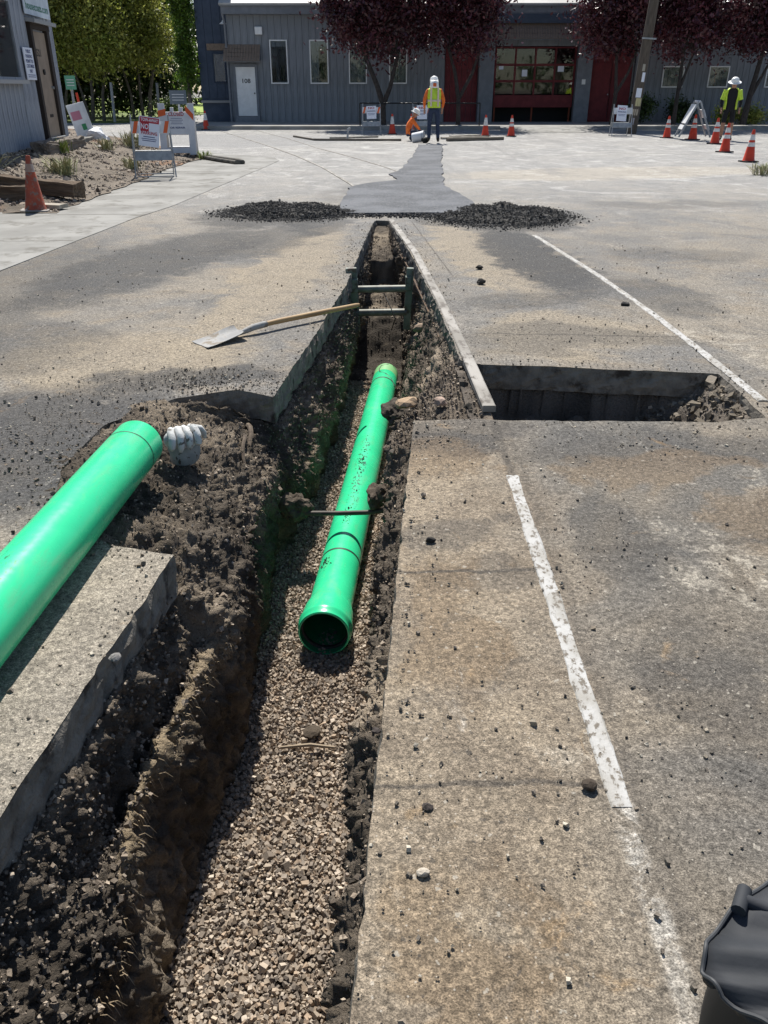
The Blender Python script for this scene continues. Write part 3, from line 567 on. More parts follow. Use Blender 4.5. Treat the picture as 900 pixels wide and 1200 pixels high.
MB().lathe([(.1069, 3.78), (.1069, 3.955)], 64).build('faded_end_band', mat('faded_pvc', (.2, .45, .19), .5), pt, True)
pipe('large green plastic pipe lying on the slab beside the trench', (-1.066, 3.3, .112), (-1.32, -1.0, .112), False, [(.13, .006)])
# soil smears and a thin cord lying on the trench pipe
def onpipe(d_, ang, h=.002): return PM @ Vector(((.1067 + h) * math.sin(ang), (.1067 + h) * math.cos(ang), d_))
tag(MB().tube([onpipe(3.93, -.2), onpipe(3.9, .35), onpipe(3.82, .5), onpipe(3.72, .35), onpipe(3.66, -.2), onpipe(3.6, -.75), onpipe(3.52, -1.2)], .0035, 6).build('cord', M_RUBBER, None, True), 'thin black cord looped over the far end of the trench pipe', 'cord')
for k, (d_, a_, s_, sd, n) in enumerate([(1.02, .1, .05, 3, 60), (.50, .62, .035, 4, 40), (1.75, 0, .2, 5, 70)]):
    pts = np.array([onpipe(d_ + random.gauss(0, s_), a_ + random.gauss(0, .12), .0005)[:] for _ in range(n)])
    V, F, nb = rocks(pts, RNG.lognormal(math.log(.0035), .4, n), (.4, .6), .3, sd)
    tag(raw('pipe_mud', V, F, M_CLOD, tint=np.tile([.05, .042, .034], (len(V), 1))), ['crumbs of mud on the trench pipe below the crossing conduit', 'crumbs of mud on the trench pipe by the bell mark', 'row of mud specks along the crown of the trench pipe'][k], 'mud', kind='stuff')

# conduit crossing the trench, with earth clinging to its end
tag(MB().tube([(-.85, 4.08, -.66), (-.62, 4.06, -.64), (-.45, 4.05, -.62), (-.25, 4.03, -.61), (-.1, 4.02, -.6), (.06, 4.02, -.58)], .014, 10).build('conduit', mat('dull_conduit', (.09, .075, .06), .6, (.05, .04, .033), 15, (.3, .7)), None, True), 'thin brown conduit crossing above the trench pipe', 'conduit')
def lump(name, c, r, label, cat, m, tint, seed, sq=(1, 1, .8), sub=3, amp=.3):
    bm = bmesh.new(); bmesh.ops.create_icosphere(bm, subdivisions=sub, radius=1); bm.verts.index_update()
    V = np.array([v.co[:] for v in bm.verts]); F = np.array([[v.index for v in f.verts] for f in bm.faces]); bm.free()
    V = V * (1 + amp * fbm(V + seed * 7.1, .8, 4, seed))[:, None] * np.array(sq) * r; tn = np.array(tint) * (1 + .35 * fbm(V + seed, r * .4, 3, seed + 2))[:, None]
    o = raw(name, V, F, m, tint=np.clip(tn, .01, .8)); o.location = c; return tag(o, label, cat)
lump('earth_clod', (-.03, 4.1, -.53), .075, 'dark clump of earth hanging by the crossing conduit', 'clod', M_CLOD, (.09, .072, .055), 3, (.8, 1.2, .8), 4, .4)
lump('earth_clod', (-.50, 4.08, -.60), .075, 'dark clump of earth hugging the wall end of the crossing conduit', 'clod', M_CLOD, (.1, .082, .063), 4, (1.2, 1.0, 1.1), 4, .45)
lump('earth_clod', (.07, 4.62, -.25), .075, 'dark earth clump overhanging the green trench pipe under a tan rock', 'clod', M_CLOD, (.07, .058, .045), 5, (1.0, 1.4, .9), 4, .4)
lump('rock', (.13, 4.42, -.105), .055, 'tan squarish rock at the lip of the trench beside the pipe', 'rock', M_CLOD, (.36, .26, .17), 8, (1.05, 1.0, .6), 2, .35)
lump('rock', (.31, 4.28, -.045), .035, 'small pinkish rock in the rubble between trench and rail', 'rock', M_CLOD, (.4, .3, .24), 9, (1.1, .9, .7), 2, .35)
lump('asphalt_chunk', (.72, 1.42, .012), .017, 'dark brown stone lying left of the white rail end', 'stone', M_CLOD, (.07, .055, .042), 10, (1, 1, .8), 2, .3).location = (.487, 1.425, .014)
for c, r, lab, tn, sd in [((.083, 1.19, .008), .012, 'small pale stone on the tan slab', (.45, .4, .33), 21), ((-.02, 1.62, .007), .011, 'dark pebble near the tan slab edge beside the gravel', (.06, .05, .045), 22), ((.10, 1.37, .006), .011, 'flat dark flake on the tan slab', (.06, .05, .045), 23),
                          ((.17, 2.62, .011), .016, 'round black pebble on the tan slab beside the trench lump', (.03, .028, .026), 24), ((-.78, 1.92, .011), .016, 'grey stone on the pale slab beside the big pipe', (.22, .21, .2), 25), ((1.0, 1.32, .009), .014, 'small tan stone right of the white rail', (.4, .33, .25), 26),
                          ((1.85, 9.6 - 3.3, .014), .03, 'black asphalt crumb on the road beyond the pit', (.04, .038, .036), 27), ((.83, 7.1, .02), .035, 'black asphalt crumb beside the trench rail', (.035, .033, .03), 28), ((.88, 7.75, .018), .03, 'flat black asphalt crumb further along the trench rail', (.035, .033, .03), 29)]:
    lump('stone', c, r, lab, 'stone', M_CLOD, tn, sd, (1.15, .9, .65), 2, .35)
# chunk of old pavement and flat stone in the gravel
lump('pavement_chunk', (-.30, 2.62, -.905), .035, 'flat brown stone half sunk in the gravel before the pipe', 'stone', M_CLOD, (.1, .08, .06), 31, (1.1, .9, .4), 2, .25)
tag(MB().tube([(-.42, 2.52, -.90), (-.3, 2.53, -.895), (-.2, 2.52, -.9)], [.006, .008, .006], 6).build('stick', mat('dry_stick', (.3, .24, .17), .9), None, True), 'pale stick lying across the gravel', 'stick')
# broken block of old asphalt standing between the pipe and the trench
def block(name, c, d, rz, label, cat, m, seed, amp=.014, rx=0, ry=0, sub=5):
    bm = bmesh.new(); bmesh.ops.create_cube(bm, size=1); bmesh.ops.subdivide_edges(bm, edges=bm.edges[:], cuts=sub, use_grid_fill=True); bm.verts.index_update()
    V = np.array([v.co[:] for v in bm.verts]) * np.array(d); F = [[v.index for v in f.verts] for f in bm.faces]; bm.free()
    V = V + amp * np.c_[fbm(V + seed, .07, 3, seed), fbm(V + seed + 5, .07, 3, seed + 1), fbm(V + seed + 9, .07, 3, seed + 2)]
    o = raw(name, V, F, m); o.location = c; o.rotation_euler = (rx, ry, rz); return tag(o, label, cat)
# roots
rt = MB()
def root(a, b, sag, r, n=10, wob=.02, mb=None):
    a, b = Vector(a), Vector(b); pts = []
    for i in range(n + 1):
        f = i / n; p = a.lerp(b, f) + Vector((random.gauss(0, wob), random.gauss(0, wob), -sag * 4 * f * (1 - f))) * (1 if 0 < i < n else 0); pts.append(p)
    (mb or rt).tube(pts, [r * (1 - .5 * i / n) for i in range(n + 1)], 7)
root((-.74, 4.2, -.16), (-.66, 3.75, -.34), -.10, .016, 10, .006); root((-.72, 3.95, -.12), (-.68, 3.6, -.34), -.07, .012, 8, .005); root((-.66, 4.2, -.34), (-.68, 3.9, -.58), -.02, .009, 8, .004)
tag(rt.build('tree_root', mat('root_bark', (.16, .125, .09), .95, (.08, .06, .045), 30, (.3, .7), (80, .6, .004)), None, True), 'knotted brown roots looping out of the trench side by the conduit', 'root')
fb = MB()
for k in range(170):
    y = random.uniform(1.15, 2.55) if k < 130 else random.uniform(3.2, 6.0); x = np.interp(y, LY, tabL[3][0]) + random.gauss(.01, .012); z = np.interp(y, LY, tabL[3][1]) + random.uniform(-.05, .0)
    L = random.uniform(.015, .05); a = Vector((x, y, z)); dr = Vector((random.uniform(.3, 1), random.uniform(-.8, .3), random.uniform(-1.2, .1))).normalized()
    b = a + dr * L; fb.tube([a, a.lerp(b, .5) + Vector((0, 0, .008)), b + Vector((0, 0, -.012))], [.0011, .0009, .0005], 3, False)
tag(fb.build('root_fibres', mat('dry_fibre', (.4, .31, .2), .9)), 'fringe of dry root fibres along the trench ledge', 'roots', kind='stuff')
# spike of dry rooted crust standing on the ledge
M_CRUST = mat('dry_crust', (.34, .265, .17), .95, (.2, .155, .1), 20, (.35, .65), (70, 1.0, .012))

# crumpled work glove
gl = thing('work_glove', 'crumpled white work glove standing on its cuff at the end of the big pipe', 'glove', (-.915, 3.46, -.05), .5)
M_GLV = mat('grimy_white_rubber', (.62, .62, .6), .75, (.45, .46, .45), 9, (.4, .6), (60, .6, .004), dirt=((.12, .105, .085), 30, .57, .64)); M_GCUF = mat('grey_knit_cuff', (.34, .36, .36), .9, (.25, .27, .27), 12, (.4, .6), (150, .5, .003), dirt=((.08, .07, .06), 38, .58, .64))
prof = [(.001, .0), (.05, .0), (.06, .012), (.064, .05), (.066, .09), (.066, .11)]
o = MB().lathe(prof, 26).build('cuff', M_GCUF, gl, True)
for v in o.data.vertices: k_ = 1 + .07 * math.sin(3 * math.atan2(v.co.y, v.co.x) + v.co.z * 40); v.co.x *= k_ * 1.1; v.co.y *= k_ * .85
o = MB().lathe([(.067, .095), (.074, .115), (.072, .14), (.055, .16), (.025, .168), (.001, .169)], 26).build('palm', M_GLV, gl, True)
for v in o.data.vertices: k_ = 1 + .08 * math.sin(4 * math.atan2(v.co.y, v.co.x) + 1); v.co.x *= k_ * 1.1; v.co.y *= k_ * .9
for k_ in range(4):
    x = -.058 + .036 * k_; L_ = (.028, .042, .036, .022)[k_]
    MB().tube([(x * .8, .01, .165), (x, -.03, .168 + .004 * (k_ % 2)), (x * 1.05, -.062, .152), (x * 1.1 - .004, -.076, .13), (x * 1.12 - .006, -.078, .13 - L_ * .6), (x * 1.1 - .008, -.072, .13 - L_)], [.014, .017, .0175, .0165, .015, .009], 10).build('finger', M_GLV, gl, True)
MB().tube([(.055, .0, .16), (.085, .0, .15), (.10, .005, .125), (.104, .008, .1)], [.017, .017, .015, .009], 10).build('thumb', M_GLV, gl, True)

# shovel
ax = Vector((.731, .68, 0)).normalized(); sd_ = Vector((-ax.y, ax.x, 0))
sh = thing('shovel', 'square mouthed shovel with wooden handle lying across the slab edge', 'shovel', (-.94, 5.42, 0), math.atan2(ax.y, ax.x))
MB().tube([(.10, 0, .055), (.3, 0, .058), (.7, 0, .055), (1.0, 0, .052), (1.03, 0, .052)], [.0165, .019, .019, .0165, .012], 12).build('handle', mat('ash_handle', (.42, .28, .13), .55, (.32, .2, .09), 5, (.35, .65), None, stretch=(.6, 6, 6)), sh, True)
M_STEEL = mat('worn_shovel_steel', (.27, .27, .265), .75, (.36, .355, .34), 9, (.4, .6), (60, .5, .003), .0, dirt=((.2, .165, .125), 9, .5, .62))
MB().tube([(-.04, 0, .028), (.02, 0, .04), (.08, 0, .052), (.19, 0, .057)], [.012, .019, .022, .022], 12).build('socket', M_STEEL, sh, True)
bl = []; nx, nyv = 10, 8
for i in range(nx + 1):
    u = i / nx; x = -.33 + .31 * u; hw = .098 * (1 if u < .8 else 1 - (u - .8) * .9)
    for j in range(nyv + 1):
        s_ = j / nyv * 2 - 1; z = .006 + .035 * u ** 1.6 + .028 * abs(s_) ** 3 * (.25 + .75 * u) + (.012 * math.exp(-(s_ / .2) ** 2) * u)
        bl.append((x - (.008 * abs(s_) if i == 0 else 0), s_ * hw, z))
k = nyv + 1; nbv = len(bl); bl2 = bl + [(x, y, z + .0035) for x, y, z in bl]; Fq = []
for i in range(nx):
    for j in range(nyv): a = i * k + j; Fq += [(a, a + k, a + k + 1, a + 1), (nbv + a, nbv + a + 1, nbv + a + k + 1, nbv + a + k)]
for i in range(nx): a = i * k; Fq += [(a, nbv + a, nbv + a + k, a + k), (a + nyv, a + k + nyv, nbv + a + k + nyv, nbv + a + nyv)]
for j in range(nyv): a = nx * k + j; Fq += [(j, j + 1, nbv + j + 1, nbv + j), (a, nbv + a, nbv + a + 1, a + 1)]
MB().add(bl2, Fq).build('blade', M_STEEL, sh, True)

# aluminium trench brace
br = thing('trench_brace', 'greenish metal trench brace with two cross struts wedged across the trench', 'brace', (-.03, 7.6, 0))
M_ALU = mat('weathered_brace', (.13, .16, .13), .55, (.2, .22, .19), 8, (.4, .65), (40, .3, .002), .2, dirt=((.09, .07, .055), 10, .5, .62))
M_ALU2 = mat('bare_strut', (.2, .205, .18), .6, (.13, .132, .115), 10, (.4, .65), None, .3, dirt=((.15, .12, .1), 16, .55, .66))
for s_, w_ in ((-1, .1), (1, .065)):
    x = -.285 if s_ < 0 else .225; MB().box((x + .03, 0, -.24), (w_, .06, .56), Matrix.Rotation(.05 * s_, 3, 'Y'), .004).build('side_rail', M_ALU, br)
    MB().box((x + .03 - s_ * .005, -.02, -.1 + .01 * s_), (w_ * .8, .09, .12), None, .006).build('bracket', M_ALU, br)
for z in (-.15, -.365): MB().tube([(-.24, -.01, z), (.24, -.01, z + .008)], .032, 14).build('strut', M_ALU2, br, True)
tag(MB().tube([(.0, 7.56, -.18), (.06, 7.4, -.27), (.1, 7.35, -.36), (.07, 7.5, -.5)], .005, 6).build('hose', M_RUBBER, None, True), 'thin dark hose hanging from the trench brace', 'hose')
block('plank', (.42, 6.55, -.19), (.035, 1.2, .1), .06, 'weathered board along the trench wall under the rail', 'plank', mat('soiled_board', (.17, .13, .095), .95, (.09, .07, .05), 8, (.35, .65), (40, .6, .004)), 61, .004)
lump('rubble', (.33, 6.9, -.33), .06, 'tan broken stone in the trench side below the rail', 'rock', M_CLOD, (.25, .19, .14), 62, (1.2, 1, .7), 2, .35)

# heaps of loose asphalt
def heap(c, rx, ry, h, rz, label, seed, n=15000):
    nx = 46; xx, yy = np.meshgrid(np.linspace(-1.15, 1.15, nx), np.linspace(-1.15, 1.15, nx)); rr = np.hypot(xx, yy)
    q = np.c_[xx.ravel() * rx, yy.ravel() * ry, 0 * xx.ravel()]; ed = rr.ravel() + .22 * fbm(q, .5, 3, seed)
    prof = np.clip(1 - ed, 0, 1) ** .85; z = h * prof * (1 + .35 * fbm(q, .35, 3, seed + 3)) + .03 * fbm(q, .09, 3, seed + 5) * (prof > 0) * np.minimum(prof * 4, 1); z = np.where(prof > 0, z + .006, -.05); q[:, 2] = z
    idx = np.arange(nx * nx).reshape(nx, nx); F = np.stack([idx[:-1, :-1], idx[:-1, 1:], idx[1:, 1:], idx[1:, :-1]], -1).reshape(-1, 4)
    pk = np.where(prof > 0)[0]; pk = RNG.choice(pk, n); gp_ = q[pk] + np.c_[RNG.normal(0, .03, (n, 2)), RNG.uniform(0, .012, n)]
    k2 = n // 3; q_ = RNG.uniform(0, 2 * math.pi, k2); rad = 1 + abs(RNG.normal(0, .22, k2)); gp_ = np.concatenate([gp_, np.c_[np.cos(q_) * rad * rx, np.sin(q_) * rad * ry, np.full(k2, .006)]])
    V, FF, nb = rocks(gp_, RNG.lognormal(math.log(.0048), .5, len(gp_)).clip(.0025, .022), (.6, 1), .35, seed)
    t_ = thing('asphalt_heap', label, 'heap', c, rz)
    raw('mound', q, F, M_BLACKASPH, t_, True, tint=np.tile([.055, .053, .051], (len(q), 1)))
    tag(raw('crumbs', V, FF, M_BLACKASPH, t_, tint=np.repeat(palette(len(gp_), [(.055, .053, .051), (.08, .077, .073), (.036, .035, .034), (.13, .122, .112)], .3, seed), nb, 0)), kind='stuff')
heap((-1.28, 11.65, 0), .74, .66, .125, 0, 'low black heap of loose asphalt on the shovel side of the trench', 91)
heap((1.52, 11.25, 0), .72, .78, .125, -.35, 'low black heap of loose asphalt by the pale rail', 95)
n = 900; lp = np.c_[RNG.normal(.3, .75, n), RNG.normal(11.3, .1, n), np.full(n, .008)]; V, FF, nb = rocks(lp, RNG.lognormal(math.log(.009), .5, n).clip(.004, .03), (.6, 1), .35, 97)
tag(raw('asphalt_crumbs', V, FF, M_BLACKASPH, tint=np.repeat(palette(n, [(.03, .03, .032), (.06, .058, .056)], .3, 98), nb, 0)), 'line of black asphalt crumbs along the lip of the patch', 'crumbs', kind='stuff')

# black bag at the photographer's feet
bg = thing('tool_bag', 'black canvas tool bag with a drooping flap and toggle on the slab', 'bag', (.70, .62, 0))
M_BAG = mat('black_canvas', (.022, .025, .03), .75, (.034, .037, .043), 7, (.4, .6), (160, .25, .001)); M_BAGIN = mat('bag_inside', (.008, .008, .008), .9)
def shell(name, fn, nu, nv, m, th=.006):
    V = [fn(i / nu, j / nv) for i in range(nu + 1) for j in range(nv + 1)]; k = nv + 1
    F = [(i * k + j, (i + 1) * k + j, (i + 1) * k + j + 1, i * k + j + 1) for i in range(nu) for j in range(nv)]
    o = MB().add(V, F).build(name, m, bg, True); md = o.modifiers.new('s', 'SOLIDIFY'); md.thickness = th; md.offset = -1; return o
def body_fn(u, v):
    q = 2 * math.pi * u; rx, ry = .20 + .02 * math.sin(3 * q), .24; z = .40 * v; bulge = 1 + .08 * math.sin(math.pi * v); return (.02 + rx * bulge * math.copysign(abs(math.cos(q)) ** .6, math.cos(q)), ry * bulge * math.copysign(abs(math.sin(q)) ** .6, math.sin(q)), z)
shell('body', body_fn, 40, 10, M_BAGIN)
MB().prism([(-.08, -.2), (.28, -.2), (.28, .2), (-.08, .2)], .004, .02).build('base', M_BAG, bg)
def flap_fn(u, v):       # u along the bag, v from the ridge down the near-left side
    K = [(.62, .42, .48), (.53, .54, .47), (.465, .60, .465), (.425, .635, .465), (.41, .665, .47), (.425, .70, .475), (.475, .745, .48), (.56, .805, .475), (.68, .87, .46), (.80, .90, .44)]
    i = min(int(u * 9), 8); f_ = u * 9 - i; p = Vector(K[i]).lerp(Vector(K[i + 1]), f_) - Vector((.70, .62, 0)); q_ = Vector((.18, -.08 + (u - .5) * .25, .49)); v_ = 1 - v
    r_ = p.lerp(q_, v_); r_.z += .03 * math.sin(math.pi * v_) + .010 * math.sin(u * 23 + 3 * v) * v_ * (1 - v_) * 4 + .006 * math.sin(u * 41 + 5 * v); return r_[:]
shell('flap', flap_fn, 45, 14, M_BAG, .012)
M_PIPING = mat('bag_piping', (.045, .048, .052), .6); MB().tube([Vector(flap_fn(i / 60, 1.0)) + Vector((0, 0, .002)) for i in range(61)], .003, 8).build('piping', M_PIPING, bg, True)
MB().tube([(-.17, .12, .485), (-.205, .135, .49)], .009, 12).tube([(-.22, .118, .49), (-.198, .152, .49)], .010, 12).build('toggle', M_BAG, bg, True)
MB().tube([(.1, -.2, .38), (.14, -.24, .48), (.2, -.18, .55), (.24, -.05, .55), (.24, .08, .5), (.2, .12, .4)], .013, 10).build('handle', M_BAG, bg, True)
# ============================================================ STREET FURNITURE, PEOPLE
M_ORANGE = mat('cone_orange', (.66, .06, .022), .5, (.54, .045, .018), 6, (.35, .65)); M_BAND = mat('white_sleeve', (.75, .74, .72), .4, (.6, .58, .55), 8)
M_OLDCONE = mat('faded_cone', (.40, .085, .04), .8, (.28, .06, .035), 9, (.3, .6), dirt=((.2, .15, .12), 14, .52, .62)); M_OLDBAND = mat('dirty_sleeve', (.42, .36, .33), .8, (.3, .2, .16), 9)
M_BASE = mat('cone_base', (.03, .03, .03), .8)
def cone_proto(om, bm_, base_m, bands, h=.71):
    t_ = thing('traffic_cone', '', 'cone'); r0, r1 = .135, .028
    def rad(z): return r0 + (r1 - r0) * (z - .03) / (h - .03)
    MB().lathe([(r0 + .012, .03), (rad(.05), .055), (rad(h - .02), h - .02), (r1 * .9, h), (r1 * .55, h), (r1 * .5, h - .05), (r0 * .8, .04)], 24).build('cone_body', om, t_, True)
    o = MB(); o.prism([(-.18, -.15), (-.15, -.18), (.15, -.18), (.18, -.15), (.18, .15), (.15, .18), (-.15, .18), (-.18, .15)], 0, .032); o.build('base', base_m, t_)
    for z0, z1 in bands: MB().lathe([(rad(z0) + .0025, z0), (rad(z1) + .0025, z1)], 24).build('reflective_band', bm_, t_, True)
    return t_
cA = cone_proto(M_ORANGE, M_BAND, M_BASE, [(.34, .43), (.48, .60)])
cB = cone_proto(M_OLDCONE, M_OLDBAND, mat('worn_base', (.3, .28, .26), .9), [(.50, .60)], .70)
cC = cone_proto(M_ORANGE, M_BAND, M_BASE, [(.36, .62)])
def put(o, loc, rz, label, group=None, s=1.0, tilt=(0, 0)):
    o.location = loc; o.rotation_euler = (tilt[0], tilt[1], rz); o.scale = (s, s, s); tag(o, label, None, group); return o
used = set()
def cone(proto, loc, label, group=None, s=1.0, rz=0, tilt=(0, 0)):
    o = proto if proto.name not in used else copy_tree(proto)
    used.add(proto.name); return put(o, loc, rz, label, group, s, tilt)
G_ = 'cones guarding the roadworks'
cone(cB, (-4.72, 11.75, .0), 'faded dirty orange cone standing by the old railway sleepers', G_, 1.0, .2, (0, .03))
for loc, lab, s, rz in [((8.28, 20.2, 0), 'orange cone with two white bands standing alone on the open street', .95, .2), ((8.92, 23.4, 0), 'orange cone on the street in front of the white panelled frame', .98, .5), ((9.95, 27.0, 0), 'orange cone at the feet of the worker in shorts', 1.0, .1),
                        ((10.05, 29.3, 0), 'orange cone standing underneath the open white A-frame', 1.05, .3), ((9.55, 30.4, 0), 'shaded orange cone beside the feet of the white A-frame', .95, .2), ((4.43, 31.4, 0), 'tall orange cone standing alone in front of the garage door', .95, 0)]:
    cone(cA, loc, lab, G_, s, rz)
for loc, lab, s in [((-7.22, 36.7, 0), 'slim orange and white cone by the dark blue building corner', .98), ((.30, 33.0, 0), 'orange and white cone beside the plum tree trunk and barricade', .95), ((3.55, 31.6, 0), 'dull orange cone at the end of the stacked planks', .95)]:
    cone(cC, loc, lab, G_, s)
cone(cC, (1.0, 33.2, 0), 'orange cone half hidden behind the barricade near the workers', G_, .95)
# delineator post
dl = thing('delineator_post', 'slim leaning orange delineator post beyond the weathered building', 'post', (-11.9, 36.0, 0)); dl.rotation_euler = (0, -.1, 0)
MB().tube([(0, 0, .05), (0, 0, 1.35)], [.06, .045], 12).build('tube', M_ORANGE, dl, True); MB().lathe([(.055, .9), (.053, 1.02)], 12).build('reflective_band', M_BAND, dl); MB().lathe([(.0, .0), (.25, 0), (.24, .05), (.06, .07)], 12).build('base', M_BASE, dl)

M_GALV = mat('galvanised_leg', (.34, .36, .38), .5, (.26, .28, .3), 9, metal=.3); M_WBOARD = mat('white_board', (.72, .73, .74), .6, (.6, .61, .62), 3); M_OR2 = mat('orange_sheeting', (.72, .13, .03), .45)
M_RED = mat('red_print', (.42, .03, .045), .6); M_BLUEINK = mat('navy_print', (.06, .08, .2), .6); M_PAPER = mat('paper', (.74, .77, .85), .7); M_BLK = mat('black_paint', (.015, .015, .015), .5)
def barricade(loc, rz, label, w=.62, h=1.02, sign=None, striped=True, group='folding barricades', lower=M_GALV):
    t_ = thing('barricade', label, 'barricade', loc, rz, group)
    for sx in (-1, 1):
        for sy in (-1, 1):
            MB().tube([(sx * (w / 2 + .03 * (sy < 0)), sy * .27, 0), (sx * w / 2, sy * .02, h)], .014, 6).build('leg', M_GALV, t_)
    for sy in (-1, 1): MB().tube([(-w / 2, sy * .27, .02), (w / 2, sy * .27, .02)], .012, 6).build('foot_bar', M_GALV, t_)
    def yat(z): return -.27 + .25 * z / h - .018
    b = MB().box((0, yat(h - .2), h - .2), (w + .02, .018, .2), Matrix.Rotation(-.24, 3, 'X')).build('top_board', M_WBOARD, t_)
    if striped:
        for x in (-w * .42, w * .40):
            MB().add([(x - .05, -.0105, -.1), (x + .02, -.0105, -.1), (x + .075, -.0105, .1), (x + .005, -.0105, .1)], [(0, 1, 2, 3)]).build('stripe', M_OR2, b)
        for c in b.children: c.rotation_euler = (-.24, 0, 0); c.location = (0, yat(h - .2), h - .2)
    MB().box((0, yat(.36) + .0, .36), (w, .018, .15), Matrix.Rotation(-.24, 3, 'X')).build('lower_board', lower, t_)
    MB().box((0, -yat(.36), .36), (w, .018, .15), Matrix.Rotation(.24, 3, 'X')).build('rear_board', lower, t_)
    if sign:
        sw, shh, cx, tilt, lines = sign; s_ = MB().box((0, 0, 0), (sw, .006, shh)).build('sign', M_PAPER, t_); s_.location = (cx, yat(h - .3) - .03, h - .27); s_.rotation_euler = (-.22, tilt, 0)
        for txt, size, z, wd, m, bgm in lines:
            if bgm: MB().box((0 if wd > sw * .6 else -sw * .22, -.0042, z), (wd * 1.12, .002, size * 1.25)).build('print_panel', bgm, s_)
            if txt: text_mesh('lettering', txt, size, m, s_, (0 if wd > sw * .6 else -sw * .22, -.0065, z), width=wd)
            else: MB().box((0, -.004, z), (wd, .002, size)).build('print_line', m, s_)
    return t_
L1 = [('TOW-AWAY', .075, .19, .30, M_PAPER, M_RED), ('NO', .12, .075, .13, M_PAPER, M_RED), ('PARKING', .075, -.03, .28, M_RED, None), ('', .014, -.09, .2, M_BLUEINK, None), ('', .012, -.125, .26, M_BLUEINK, None), ('', .012, -.155, .24, M_BLUEINK, None)]
barricade((-4.25, 16.45, .03), .25, 'folding barricade with a red and white no parking sign at the verge edge', .66, 1.03, (.36, .5, -.03, .14, L1))
L2 = [('NO', .1, .14, .22, M_RED, None), ('PARKING', .06, .04, .28, M_BLUEINK, None), ('', .012, -.04, .26, M_BLUEINK, None), ('', .012, -.08, .22, M_BLUEINK, None)]
barricade((-.45, 32.6, 0), 0, 'folding barricade with paper notice left of the plum tree trunk', .62, 1.0, (.34, .42, .0, -.05, L2), True)
barricade((1.35, 32.9, 0), .1, 'folding barricade with paper notice half hidden by the workers', .62, 1.0, (.36, .46, .0, .0, L2), True)
barricade((8.24, 31.5, 0), 0, 'folding barricade with paper notice beside the leaning utility pole', .62, 1.0, (.34, .5, -.05, .06, L2), False)
# white plastic A-frame with closure sign
pa = thing('plastic_barricade', 'white plastic A-frame board with orange corners and closure sign', 'barricade', (-4.95, 21.7, .03), .12, 'folding barricades')
M_WPL = mat('white_plastic', (.74, .75, .78), .45, (.62, .63, .66), 2)
for sy in (-1, 1):
    p_ = MB(); a = Matrix.Translation((0, sy * .02, 1.1)) @ Matrix.Rotation(sy * .27, 4, 'X') @ Matrix.Translation((0, 0, -1.1))
    def bx(c, d, mb=p_): mb.box((a @ Vector(c))[:], d, a.to_3x3())
    for x in (-.34, .34): bx((x, 0, .57), (.15, .035, 1.14))
    bx((0, 0, .70), (.54, .03, .50)); bx((0, 0, .10), (.54, .03, .12)); bx((-.1, 0, 1.0), (.07, .03, .1)); bx((.12, 0, 1.0), (.07, .03, .1)); 
    pn = p_.build('panel', M_WPL, pa)
    if sy < 0:
        for x, s_ in ((-.33, 1), (.31, -1)):
            V = [a @ Vector((x + dx, -.020, .84 + dz)) for dx, dz in ((-.09, .12 * (s_ < 0)), (.09, .12 * (s_ > 0) - .08), (.09, .12 * (s_ > 0) + .06), (-.09, .12 * (s_ < 0) + .14))]
            MB().add(V, [(0, 1, 2, 3)]).build('corner_sheeting', M_OR2, pa)
        for txt, size, z, wd, m in [('CLOSED', .12, .90, .36, M_RED), ('FOR REPAIR', .06, .60, .38, M_BLUEINK), ('', .01, .81, .26, M_BLUEINK), ('', .01, .77, .3, M_BLUEINK), ('', .01, .73, .24, M_BLUEINK), ('', .01, .69, .28, M_BLUEINK)]:
            if txt: o = text_mesh('lettering', txt, size, m, pa, (0, 0, 0), width=wd); o.matrix_basis = a @ Matrix.Translation((0, -.0185, z)) @ Matrix.Rotation(R(90), 4, 'X')
            else: MB().box((a @ Vector((0, -.016, z)))[:], (wd, .003, size), a.to_3x3()).build('print_line', m, pa)
# open A-frame seen edge on
af = thing('panel_frame', 'open white panelled A-frame barricade standing over an orange cone', 'barricade', (10.0, 29.2, 0), R(82), 'folding barricades')
for sy in (-1, 1):
    a = Matrix.Translation((0, sy * .03, 1.12)) @ Matrix.Rotation(sy * .42, 4, 'X') @ Matrix.Translation((0, 0, -1.12))
    for x in (-.34, .34): MB().box((a @ Vector((x, 0, .56)))[:], (.06, .05, 1.12), a.to_3x3()).build('leg', M_GALV, af)
    MB().box((a @ Vector((0, sy * .03, .72)))[:], (.72, .02, .6 if sy > 0 else .26), a.to_3x3()).build('board', M_WBOARD, af)
    MB().box((a @ Vector((0, sy * .03, .3)))[:], (.72, .02, .14), a.to_3x3()).build('lower_board', M_WBOARD, af)
MB().tube([(-.36, 0, 1.12), (.36, 0, 1.12)], .035, 8).build('hinge', M_WPL, af, True)

